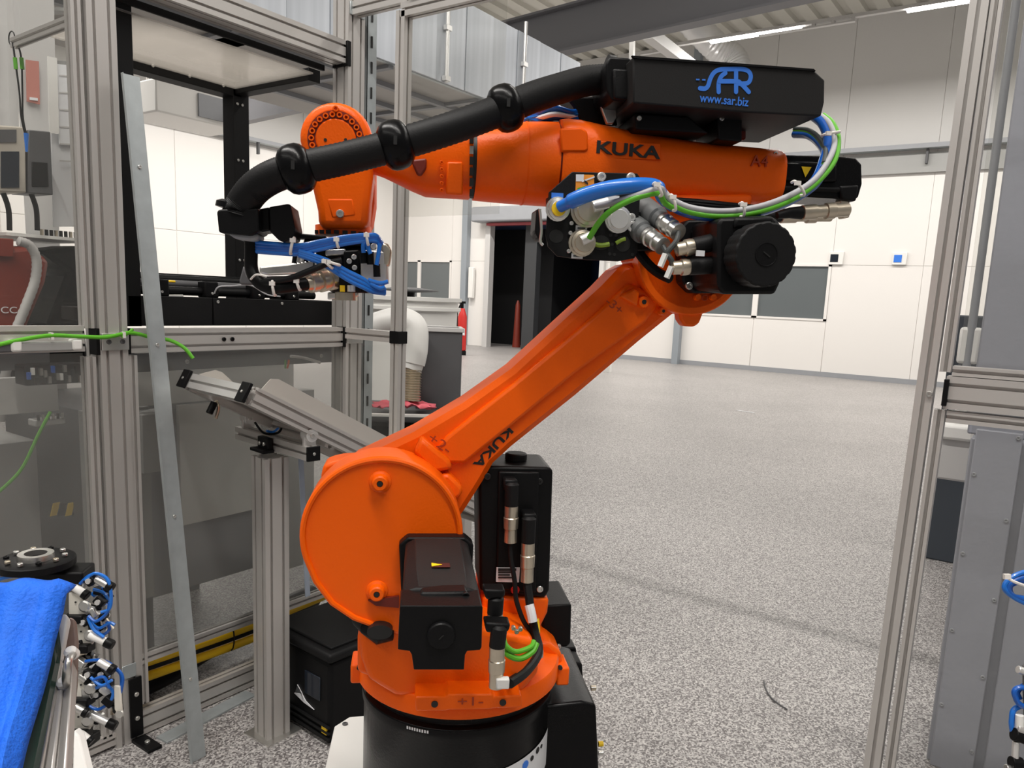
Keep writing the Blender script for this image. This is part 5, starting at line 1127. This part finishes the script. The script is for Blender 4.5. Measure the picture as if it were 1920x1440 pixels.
for x_, y_ in ((664, 482), (665, 502), (655, 490), (700, 462)): bolt('bolt', W(x_, y_, 1.26), -ND, .0042, .004, ALUL, gt)
mb = MB(); mb.prism([W(x_, y_, 1.27) for x_, y_ in ((610, 468), (648, 466), (648, 478), (610, 480))], ND*.02); obj('steel_block', mb, STEEL, gt, bevel=.002)
for x_, y_ in ((681, 480), (694, 482), (706, 505)):
    a = W(x_, y_-10, 1.235); b = W(x_+1, y_+14, 1.235); mb = MB(); mb.cyl(a, b, .0055, 12); obj('push_fitting', mb, BLACK, gt)
# big round connector left of the tool
A0, A1 = W(572, 533, 1.23), W(632, 520, 1.27); dd = A1-A0; l_ = dd.length
mb = MB(); mb.lathe(A0, dd, [(0, .008), (0, .011), (l_*.12, .0125), (l_*.14, .0150), (l_*.32, .0155), (l_*.34, .0135), (l_*.42, .0135), (l_*.44, .0175), (l_*.60, .0175), (l_*.62, .015), (l_*.68, .015), (l_*.70, .018), (l_*.88, .018), (l_*.9, .015), (l_, .015)], 24); obj('round_connector', mb, BRASSY, gt, ang=25)
mb = MB(); mb.prism([W(x_, y_, 1.25) for x_, y_ in ((630, 505), (690, 520), (690, 550), (636, 548))], ND*.08); obj('lower_block', mb, BLACK, gt, bevel=.003)
for x_, m_ in ((642, YEL), (656, ALUL), (662, ALUL), (672, BLACK)):
    mb = MB(); a = W(x_, 535, 1.245); mb.cyl(a, W(x_, 547, 1.245), .004, 10); obj('small_fitting', mb, m_, gt)
mb = MB(); mb.cyl(W(648, 548, 1.3), W(648, 563, 1.3), .019, 20); obj('foot', mb, BRASSY, gt)
mb = MB(); mb.prism([W(x_, y_, 1.29) for x_, y_ in ((614, 548), (672, 546), (672, 556), (614, 562))], ND*.04); obj('foot_plate', mb, STEEL, gt, bevel=.002)
# background silver arm of the tool
mb = MB(); mb.prism([W(x_, y_, 1.34) for x_, y_ in ((486, 500), (545, 494), (590, 486), (590, 512), (500, 516), (486, 512))], ND*.03); obj('tool_arm', mb, STEEL, gt, bevel=.003)
mb = MB(); mb.prism([W(x_, y_, 1.345) for x_, y_ in ((448, 528), (456, 498), (464, 516), (500, 518), (640, 516), (640, 530), (450, 534))], ND*.05); obj('tool_arm', mb, DGREY, gt, bevel=.003)
for k in range(7):
    x_ = 552+k*7; mb = MB(); mb.cyl(W(x_, 494-k, 1.33), W(x_+2, 480+3*(k % 2), 1.33), .0045, 10); obj('small_fitting', mb, (BLACK, STEEL, ALUL)[k % 3], gt)
# blue tube bundle
bt = thing('blue_air_lines', W(560, 470, 1.22), 'bundle of blue air lines tied along the gripper tool', 'air lines')
r0 = .0036
for k in range(7):
    o = k*3.4-10; zb_ = 1.215+.004*(k % 2)
    mb = MB(); mb.tube([W(x_, y_, b_) for x_, y_, b_ in ((470, 462+o*.8, 1.23), (520, 466+o*.8, zb_), (560, 468+o*.75, zb_), (600, 460+o*.7, zb_), (650, 450+o*.6, zb_), (690, 446+o*.5, zb_), (705, 447+o*.5, zb_), (716-abs(k-3), 456+o*.4, 1.225))], r0, 10, 8); obj('air_line', mb, BLUE if k % 3 else BLUEL, bt)
for k in range(5):
    o = k*3.8-7; zb_ = 1.212+.003*(k % 2)
    mb = MB(); mb.tube([W(x_, y_, b_) for x_, y_, b_ in ((560, 474+o*.5, zb_), (590, 484+o*.6, zb_), (618, 496+o*.8, zb_), (650, 515+o, zb_), (680, 530+o, zb_), (700, 542+o*.6, 1.22), (722, 546+o*.5, 1.23))], r0, 10, 8); obj('air_line', mb, BLUE if k % 2 else BLUEL, bt)
for pts in (((683, 452), (681, 462), (682, 474)), ((690, 452), (690, 464), (695, 476)), ((712, 456), (710, 475), (706, 497)), ((690, 525), (712, 531), (728, 528)), ((694, 532), (712, 540), (722, 538))):
    mb = MB(); mb.tube([W(x_, y_, 1.215) for x_, y_ in pts], .0034, 10, 6); obj('air_line', mb, BLUEL, bt)
def tie(c0, c1, b_, par, r=.0022, m_=TIE):
    A0, A1 = W(*c0, b_), W(*c1, b_); mb = MB(); mb.tube([A0+ND*.008, A0-ND*.003, A0.lerp(A1, .5)-ND*.007, A1-ND*.003, A1+ND*.008], r, 8, 4); o = obj('cable_tie', mb, m_, par)
    mb = MB(); mb.box(A0.lerp(A1, .15)-ND*.006, U*.004, ND*.003, Z*.003); obj('tie_head', mb, m_, o); return o
tie((551, 447), (545, 475), 1.205, bt); tie((631, 447), (634, 463), 1.205, bt); tie((687, 438), (690, 458), 1.205, bt); tie((607, 488), (622, 502), 1.2, bt)
# black hose loop from bracket to connector
gh = thing('tool_hose', W(470, 500, 1.22), 'smooth black hose dropping from the bracket and curving to the gripper connector', 'hose')
P = [W(*p) for p in ((470, 440, 1.23), (471, 470, 1.23), (471, 500, 1.23), (478, 520, 1.225), (495, 535, 1.22), (520, 539, 1.22), (548, 536, 1.225), (576, 532, 1.23))]
mb = MB(); mb.tube(P, [.0105, .0105, .0105, .010, .0095, .0095, .0095, .008], 16, 0); 
mb = MB(); mb.tube(smooth(P, 6), .0098, 16); obj('hose', mb, BLACK, gh)
mb = MB(); mb.tube([W(*p) for p in ((490, 530, 1.215), (540, 523, 1.21), (580, 508, 1.205), (612, 495, 1.205), (640, 488, 1.21))], .0048, 12, 6); obj('cable', mb, BLACKM, gh)
tie((511, 528), (515, 553), 1.21, gh); tie((556, 524), (562, 543), 1.215, gh); tie((612, 490), (636, 497), 1.2, gh)
mb = MB(); mb.tube([W(*p) for p in ((470, 524, 1.21), (480, 515, 1.205), (495, 517, 1.205), (500, 519, 1.205))], .0016, 8, 5); obj('cable_tie', mb, TIE, gh)

# ================================================================== CABLE LOOP box -> plate
cl1 = thing('cable_loom', W(1450, 370, 1.16), 'loom of blue grey and green cables looping from the charcoal box to the connector plate', 'cable loom')
main = [(1538, 216, 1.27), (1556, 232, 1.24), (1566, 262, 1.21), (1558, 300, 1.18), (1530, 340, 1.16), (1490, 368, 1.145), (1440, 389, 1.13), (1390, 400, 1.125), (1340, 402, 1.125), (1290, 394, 1.13), (1258, 378, 1.135), (1240, 358, 1.14)]
def off(pts, dx, dy, db, k0=1):
    return [(x_+dx*(1 if y_ < 330 else .2), y_+dy*(0 if y_ < 280 else 1), b_+db) for x_, y_, b_ in pts]
def loomc(pts, r, m_): mb = MB(); mb.tube([W(*p) for p in pts], r, 12, 8); return obj('cable', mb, m_, cl1)
loomc(off(main, -12, 2, .012), .0092, BLUE); loomc(off(main, -5, 4, .004), .006, BLUE)
loomc(off(main, -1, -6, -.004), .0046, GCAB)
loomc(off(main, 6, 3, -.004), .0042, GREEN)
loomc(off(main, -8, -2, .010)[:1]+[(1500, 246, 1.30), (1530, 262, 1.25), (1545, 290, 1.2), (1535, 325, 1.17)], .0055, BLUE) if False else None
for dy, m_, r_ in ((0, GREEN, .0042), (6, BLUE, .0065), (-4, mat('dark_cable', (.05, .06, .06), .5), .004)):
    loomc([(1490, 246+dy, 1.33), (1515, 248+dy, 1.29), (1535, 262+dy, 1.25), (1548, 285+dy, 1.2), (1545, 310+dy, 1.17)], r_, m_)
def vtie(x_, y_, b_, ang, w_=14):
    dx, dy = math.cos(math.radians(ang))*w_, math.sin(math.radians(ang))*w_
    tie((x_-dx, y_-dy), (x_+dx, y_+dy), b_, cl1)
vtie(1559, 250, 1.20, -10); vtie(1498, 353, 1.125, 55, 15); vtie(1392, 393, 1.105, 85, 12); vtie(1262, 380, 1.11, 75, 14)
# blue hose & cables on plate
bh = thing('blue_supply_hose', W(1150, 360, 1.12), 'thick bright blue hose arching over the connector plate', 'hose')
mb = MB(); mb.tube([W(*p) for p in ((1050, 388, 1.155), (1070, 378, 1.14), (1100, 365, 1.125), (1140, 354, 1.115), (1185, 348, 1.115), (1222, 349, 1.12), (1236, 356, 1.125), (1242, 370, 1.14), (1262, 386, 1.16))], lambda t: .0085 if t < .12 else (.0112 if t < .75 else .0095), 16, 8); obj('hose', mb, BLUEL, bh, ang=80)
mb = MB(); mb.tube([W(*p) for p in ((1118, 386, 1.15), (1150, 380, 1.125), (1190, 368, 1.11), (1225, 356, 1.108), (1240, 354, 1.115), (1246, 366, 1.125), (1262, 380, 1.13))], .0046, 12, 8); obj('grey_cable', mb, GCAB, bh)
mb = MB(); mb.tube([W(*p) for p in ((1105, 446, 1.15), (1125, 415, 1.13), (1150, 392, 1.115), (1190, 372, 1.108), (1228, 362, 1.108), (1238, 366, 1.115), (1246, 380, 1.125), (1262, 390, 1.13))], .0043, 12, 8); obj('green_cable', mb, GREEN, bh)
tie((1228, 344), (1240, 366), 1.10, bh)
# blue tubes behind the hose on top
ub = thing('upper_air_lines', W(1050, 215, 1.33), 'coiled blue air lines on top of the forearm behind the black hose', 'air lines')
for k in range(6):
    mb = MB(); mb.tube([W(*p) for p in ((985, 228-k*2, 1.36), (1010, 212+k*3, 1.33), (1040, 202+k*4, 1.31+.01*(k % 3)), (1075, 210+k*3, 1.33), (1095, 196+k*5, 1.35))], .0042, 10, 7); obj('air_line', mb, (BLUE, BLUE, BLUEL, STK)[k % 4], ub)

# ================================================================== FOREGROUND LEFT: towel covered panel
fg = thing('tilted_panel', C(80, 1300, 1.0), 'tilted aluminium edged panel in the bottom left corner under the blue towel', 'panel')
def G(px, py, t): return C(px, py, t)
tv = [G(-70, 1080, 1.02), G(20, 1075, 1.02), G(119, 1070, 1.02), G(108, 1140, 1.0), G(88, 1200, .97), G(52, 1320, .90), G(14, 1460, .82), G(-70, 1470, .82)]
nrm = (tv[2]-tv[0]).cross(tv[6]-tv[2]).normalized(); nrm = nrm if nrm.dot(cf_) > 0 else -nrm
mb = MB(); n = 26; vs = []; fs = []
for i in range(n):
    v_ = i/(n-1)
    Lf = tv[0].lerp(tv[7], v_)
    q = [(0, tv[2]), (.17, tv[3]), (.33, tv[4]), (.65, tv[5]), (1, tv[6])]
    for (a, pa_), (b, pb_) in zip(q, q[1:]):
        if a <= v_ <= b: Rt = pa_.lerp(pb_, (v_-a)/(b-a)); break
    for j in range(n):
        u_ = j/(n-1); p = Lf.lerp(Rt, u_)
        p = p-nrm*(.004*math.sin(u_*14+v_*2)+.003*math.sin(v_*9))+nrm*(.02*max(0, u_-.88)/.12+.02*max(0, .08-v_)/.08)
        vs.append(p)
for i in range(n-1):
    for j in range(n-1): fs.append((i*n+j, i*n+j+1, (i+1)*n+j+1, (i+1)*n+j))
mb.add(vs, fs); tw = tag(obj('blue_towel', mb, CLOTH, ang=80), 'bright blue microfibre towel draped over the panel in the bottom left corner', 'towel'); sm = tw.modifiers.new('s', 'SOLIDIFY'); sm.thickness = .007; sm.offset = 0
gp = [G(134, 1150, 1.03), G(60, 1342, .93), G(15, 1475, .85)]
mb = MB(); mb.prism([G(112, 1160, 1.04), G(102, 1215, 1.02), G(28, 1470, .87), G(56, 1470, .87), G(105, 1235, 1.02)], nrm*.012); obj('glass_edge', mb, mat('dark_glass_green', (.01, .04, .03), .2), fg)
mb = MB(); mb.prism([G(106, 1225, 1.06), G(90, 1235, 1.05), G(20, 1470, .89), G(52, 1470, .89)], nrm*.02); obj('seal', mb, INK, fg)
for (a, b, c, e) in (((100, 1250), (112, 1232), (74, 1470), (50, 1470)), ((112, 1250), (122, 1240), (97, 1470), (78, 1470)), ((123, 1250), (136, 1220), (122, 1470), (100, 1470))):
    mb = MB(); mb.prism([G(*a, 1.06), G(*b, 1.06), G(*c, .90), G(*e, .90)], nrm*.02); obj('aluminium_rib', mb, ALU, fg, bevel=.003)
mb = MB(); mb.prism([G(x_, y_, 1.05) for x_, y_ in ((120, 1165), (130, 1155), (140, 1160), (144, 1200), (142, 1280), (130, 1380), (112, 1400), (116, 1300), (118, 1240))], nrm*.01); obj('end_plate', mb, mat('brown_anodised', (.30, .22, .19), .45, .4), fg, bevel=.003)
mb = MB(); mb.prism([G(x_, y_, 1.035) for x_, y_ in ((113, 1152), (124, 1150), (127, 1158), (112, 1238), (104, 1212), (99, 1200))], nrm*.012); obj('corner_cap', mb, WHITE, fg, bevel=.004)
mb = MB(); mb.tube([G(136, 1228, 1.02), G(128, 1240, 1.0), G(124, 1268, 1.0), G(125, 1284, 1.02)], .005, 12, 5); obj('chrome_handle', mb, STEEL, fg)
for x_, y_ in ((137, 1228), (123, 1285)):
    mb = MB(); p = G(x_, y_, 1.03); mb.lathe(p, -nrm, [(0, .009), (.01, .008), (.014, .004)], 16); obj('handle_foot', mb, WHITE, fg)

# ================================================================== FOREGROUND LEFT: suction gripper with cylinders
def cluster(name, origin, label, rows, t0):
    pass
sg = thing('suction_gripper', C(120, 1200, 1.45), 'tall multi-cup gripper tool with blue tubes standing at the left behind the towel', 'gripper')
TT = 1.45
def Q(x_, y_, dt=0): return C(x_, y_, TT+dt)
tool_n = cf_
# top plate with ring
pc0 = Q(68, 1056)
mb = MB(); mb.lathe(pc0-Z*.004, Z, [(0, .066), (.012, .066), (.014, .062), (.014, .035)], 32); obj('top_plate', mb, BLACK, sg)
mb = MB(); mb.lathe(pc0+Z*.008, Z, [(0, .020), (0, .031), (.012, .030), (.012, .019), (0, .02)], 32); obj('ring', mb, STEEL, sg)
for k in range(10):
    a = k*math.pi/5; bolt('bolt', pc0+V((.048*math.cos(a), .048*math.sin(a), .012)), Z, .005, .005, (STEEL, BLACK, BRASSY)[k % 3], sg)
mb = MB(); mb.box(Q(115, 1075, .02), U*.05, ND*.03, Z*.012); obj('arm_plate', mb, BLACK, sg, bevel=.004)
for k in range(4):
    mb = MB(); mb.tube([Q(-10, 1062+k*9), Q(30, 1056+k*8), Q(62, 1075+k*5), Q(105, 1070+k*3)], .0036, 8, 6); obj('air_line', mb, BLUEL if k % 2 else BLUE, sg)
mb = MB(); mb.box(Q(38, 1062, -.02), U*.012, ND*.01, Z*.006); obj('brass_block', mb, YEL, sg, bevel=.002)
mb = MB(); mb.cyl(Q(62, 1064, .08), Q(120, 1250, .08), .02, 14); mb.cyl(Q(120, 1250, .08), Q(150, 1400, .08), .015, 14); obj('spine', mb, BLACK, sg)
# plates and cylinders in levels
for k, (x_, y_) in enumerate(((150, 1135), (160, 1190), (160, 1290), (155, 1350))):
    mb = MB(); mb.prism([Q(x_-22, y_-24), Q(x_+8, y_-20), Q(x_+18, y_+6), Q(x_+10, y_+22), Q(x_-22, y_+18)], cf_*.008); pl_ = obj('side_plate', mb, mat('warm_white_plate', (.66, .63, .56), .5) if k == 0 else bpy.data.materials['warm_white_plate'], sg, bevel=.002)
    p = Q(x_+10, y_+1, -.004); mb = MB(); mb.lathe(p, -cf_, [(0, .011), (.004, .011), (.006, .008), (.006, .004)], 16); obj('round_fitting', mb, STEEL, pl_)
    mb = MB(); p = Q(x_-8, y_-6, -.002); mb.lathe(p, -cf_, [(0, .0018), (.001, .0018)], 8); obj('hole', mb, INK, pl_)
    mb = MB(); mb.box(Q(x_-8, y_+24, .0), cr_*.020, cd_*.008, cf_*.016); obj('clamp_block', mb, BLACK, sg, bevel=.003)
cyl_list = [((138, 1100), (165, 1118)), ((180, 1085), (212, 1103)), ((168, 1142), (200, 1158)), ((168, 1190), (212, 1210)), ((150, 1265), (170, 1280)), ((185, 1240), (215, 1258)), ((190, 1290), (215, 1308)), ((140, 1325), (165, 1338)), ((170, 1340), (218, 1362)), ((150, 1375), (172, 1392)), ((215, 1285), (222, 1335))]
for k, (a, b) in enumerate(cyl_list):
    A0, A1 = Q(*a, -.02*(k % 2)), Q(*b, -.02*(k % 2)); m = A0.lerp(A1, .68)
    mb = MB(); mb.lathe(A0, m-A0, [(0, .0065), (.003, .0075), ((m-A0).length, .0075)], 14); c0 = obj('air_cylinder', mb, (WHITE, STEEL, ALUL)[k % 3], sg)
    mb = MB(); mb.lathe(m, A1-m, [(0, .009), ((A1-m).length*.8, .0095), ((A1-m).length, .008)], 14); obj('cylinder_head', mb, BLACK, c0)
rnd = random.Random(3)
for k in range(46):
    x_, y_ = rnd.choice(((170, 1100), (195, 1115), (185, 1150), (175, 1185), (200, 1170), (165, 1235), (190, 1260), (185, 1300), (170, 1340), (205, 1330)))
    p = Q(x_+rnd.uniform(-16, 14), y_+rnd.uniform(-14, 14), rnd.uniform(0, .05)); a = rnd.uniform(0, 3); h1 = cr_*math.cos(a)+cd_*math.sin(a)
    mb = MB(); l_ = rnd.uniform(.006, .014); mb.cyl(p-h1*l_, p+h1*l_, rnd.uniform(.003, .006), 8); obj('fitting', mb, (BLACK, BLACK, STEEL, WHITE, BLUEL, BRASSY)[k % 6], sg)
cx_ = [(150, 1095), (170, 1085), (190, 1105), (185, 1130), (180, 1150), (160, 1160), (175, 1175), (195, 1190), (150, 1245), (165, 1235), (180, 1250), (195, 1265), (160, 1300), (185, 1300), (200, 1315), (155, 1330), (180, 1335), (170, 1260), (205, 1280), (150, 1210)]
for k, (x_, y_) in enumerate(cx_):
    p = Q(x_+rnd.uniform(-5, 5), y_+rnd.uniform(-5, 5), rnd.uniform(-.02, .02))
    mb = MB(); a = rnd.uniform(0, 3); h1 = cr_*math.cos(a)+cd_*math.sin(a); h2 = cd_*math.cos(a)-cr_*math.sin(a)
    mb.box(p, h1*rnd.uniform(.006, .012), h2*rnd.uniform(.005, .009), cf_*.008); obj('fitting_block', mb, BLACK if k % 4 else STEEL, sg, bevel=.002)
    if k % 2:
        mb = MB(); mb.lathe(p-cf_*.008, -cf_, [(0, .005), (.004, .005), (.004, .002)], 12); obj('screw', mb, ALUL, sg)
tubes = [[(160, 1088), (178, 1075), (200, 1085), (208, 1110), (206, 1140), (190, 1148)], [(150, 1095), (170, 1078), (195, 1080), (212, 1100)], [(175, 1105), (195, 1112), (204, 1130)], [(165, 1155), (180, 1165), (200, 1150), (206, 1130)], [(168, 1165), (185, 1178), (205, 1168), (215, 1172)], [(172, 1170), (190, 1190), (205, 1180), (200, 1165)], [(165, 1158), (175, 1180), (195, 1195)], [(160, 1240), (190, 1238), (215, 1250), (230, 1270), (226, 1300)], [(180, 1255), (205, 1250), (225, 1262), (228, 1285)], [(175, 1275), (195, 1270), (205, 1290)], [(180, 1290), (200, 1285), (212, 1300), (205, 1320)], [(160, 1320), (185, 1330), (212, 1312)], [(170, 1270), (190, 1285), (210, 1275)]]
for k, tp in enumerate(tubes):
    mb = MB(); mb.tube([Q(x_, y_, -.025+.01*(k % 3)) for x_, y_ in tp], .0030, 8, 6); obj('air_line', mb, BLUE if k % 2 else BLUEL, sg)
mb = MB(); mb.prism([Q(x_, y_, -.02) for x_, y_ in ((213, 1285), (225, 1287), (228, 1330), (230, 1345), (222, 1345), (214, 1330))], cf_*.006); ln = obj('white_link', mb, bpy.data.materials['warm_white_plate'], sg, bevel=.002)
mb = MB(); p = Q(225, 1338, -.026); mb.lathe(p, -cf_, [(0, .007), (.004, .007), (.004, .003)], 14); obj('link_eye', mb, STEEL, ln)
mb = MB(); mb.box(Q(165, 1385, .03), cr_*.014, cd_*.010, cf_*.02); obj('clamp_block', mb, BLACK, sg, bevel=.003)
# white stand board below
mb = MB(); mb.prism([C(137, 1370, 1.38), C(148, 1380, 1.38), C(170, 1470, 1.34), C(135, 1470, 1.34)], cf_*.02); tag(obj('white_board', mb, WHITE, bevel=.003), 'white board edge under the multi-cup gripper at the bottom left', 'board')

# ================================================================== FOREGROUND RIGHT: blue tube bundles
rt = thing('air_line_coil', C(1915, 1105, 1.25), 'coil of blue air tubes with a white tie entering at the right edge', 'air lines')
for k in range(6):
    mb = MB(); mb.tube([C(x_, y_, 1.25+.01*(k % 3)) for x_, y_ in ((1990, 1068+k*3), (1940, 1070+k*3), (1905, 1078+k*3), (1884+k*2, 1096+k), (1890+k*2, 1112+k), (1925, 1132-k*2), (1990, 1150-k*2))], .0040, 10, 6); obj('air_line', mb, BLUE if k % 2 else BLUEL, rt)
mb = MB(); mb.tube([C(1888, 1082, 1.235), C(1900, 1090, 1.23), (C(1925, 1100, 1.235))], .0025, 8, 3); mb.box(C(1888, 1081, 1.232), cr_*.005, cd_*.004, cf_*.003); obj('cable_tie', mb, TIE, rt)
rt2 = thing('tool_fittings', C(1912, 1380, 1.2), 'cluster of pneumatic fittings and blue tubes at the bottom right edge', 'gripper')
for k, tp in enumerate((((1990, 1300), (1925, 1290), (1905, 1292), (1903, 1305), (1920, 1325), (1990, 1340)), ((1990, 1320), (1910, 1325), (1897, 1350), (1900, 1378)), ((1990, 1280), (1930, 1282), (1908, 1296), (1912, 1310)), ((1940, 1340), (1925, 1350), (1930, 1380)))):
    mb = MB(); mb.tube([C(x_, y_, 1.2+.008*k) for x_, y_ in tp], .0042, 10, 6); obj('air_line', mb, BLUEL if k % 2 else BLUE, rt2)
for k, (a, b, r_, m_) in enumerate((((1912, 1340), (1912, 1372), .006, WHITE), ((1905, 1365), (1925, 1372), .008, ALU), ((1900, 1376), (1930, 1386), .010, BLACK), ((1905, 1390), (1903, 1428), .005, ALUL), ((1895, 1430), (1915, 1432), .010, BLACK), ((1885, 1440), (1905, 1445), .006, STEEL), ((1908, 1255), (1930, 1262), .006, ALUL), ((1945, 1250), (1950, 1460), .02, DGREY))):
    mb = MB(); mb.cyl(C(*a, 1.2), C(*b, 1.2), r_, 14); obj('fitting', mb, m_, rt2, bevel=.001)
# ---- extra robot and floor details
mb = MB(); mb.prism([W(x_, y_, 1.24) for x_, y_ in ((670, 1262), (670, 1196), (678, 1178), (696, 1176), (712, 1200), (760, 1215), (760, 1290), (700, 1272))], ND*.20); obj('side_cheek', mb, ORANGE, R, bevel=.008, seg=3)
mb = MB(); mb.prism([W(x_, y_, 1.33) for x_, y_ in ((1000, 1205), (1030, 1205), (1054, 1225), (1056, 1262), (1010, 1275), (980, 1260))], ND*.18); obj('side_cheek', mb, ORANGE, R, bevel=.008, seg=3)
p = W(712, 1186, 1.172); mb = MB(); mb.prism([p+U*.020*math.cos(a)+Z*.012*math.sin(a) for a in [i*math.pi/12 for i in range(24)]], ND*.02); obj('throat_opening', mb, INK, R)
mb = MB(); mb.prism([W(x_, y_, 1.34) for x_, y_ in ((655, 300), (702, 296), (702, 380), (694, 430), (655, 436))], ND*.10); obj('wrist_fork', mb, ORANGED, wr, bevel=.01)
mb = MB(); mb.tube([az(1432, 1276, .004), az(1436, 1292, .004), az(1446, 1308, .004), az(1460, 1320, .004), az(1476, 1330, .004)], .003, 8, 5); tag(obj('loose_wire', mb, DGREY), 'short thin dark wire lying alone on the speckled floor', 'wire')
mb = MB(); q0, q1 = az(1382, 769, .004), az(1415, 774, .004); mb.box((q0+q1)/2, (q1-q0)/2, ND*.03, Z*.002); tag(obj('paper_scrap', mb, STK), 'tiny pale scrap lying far back on the open floor', 'paper')
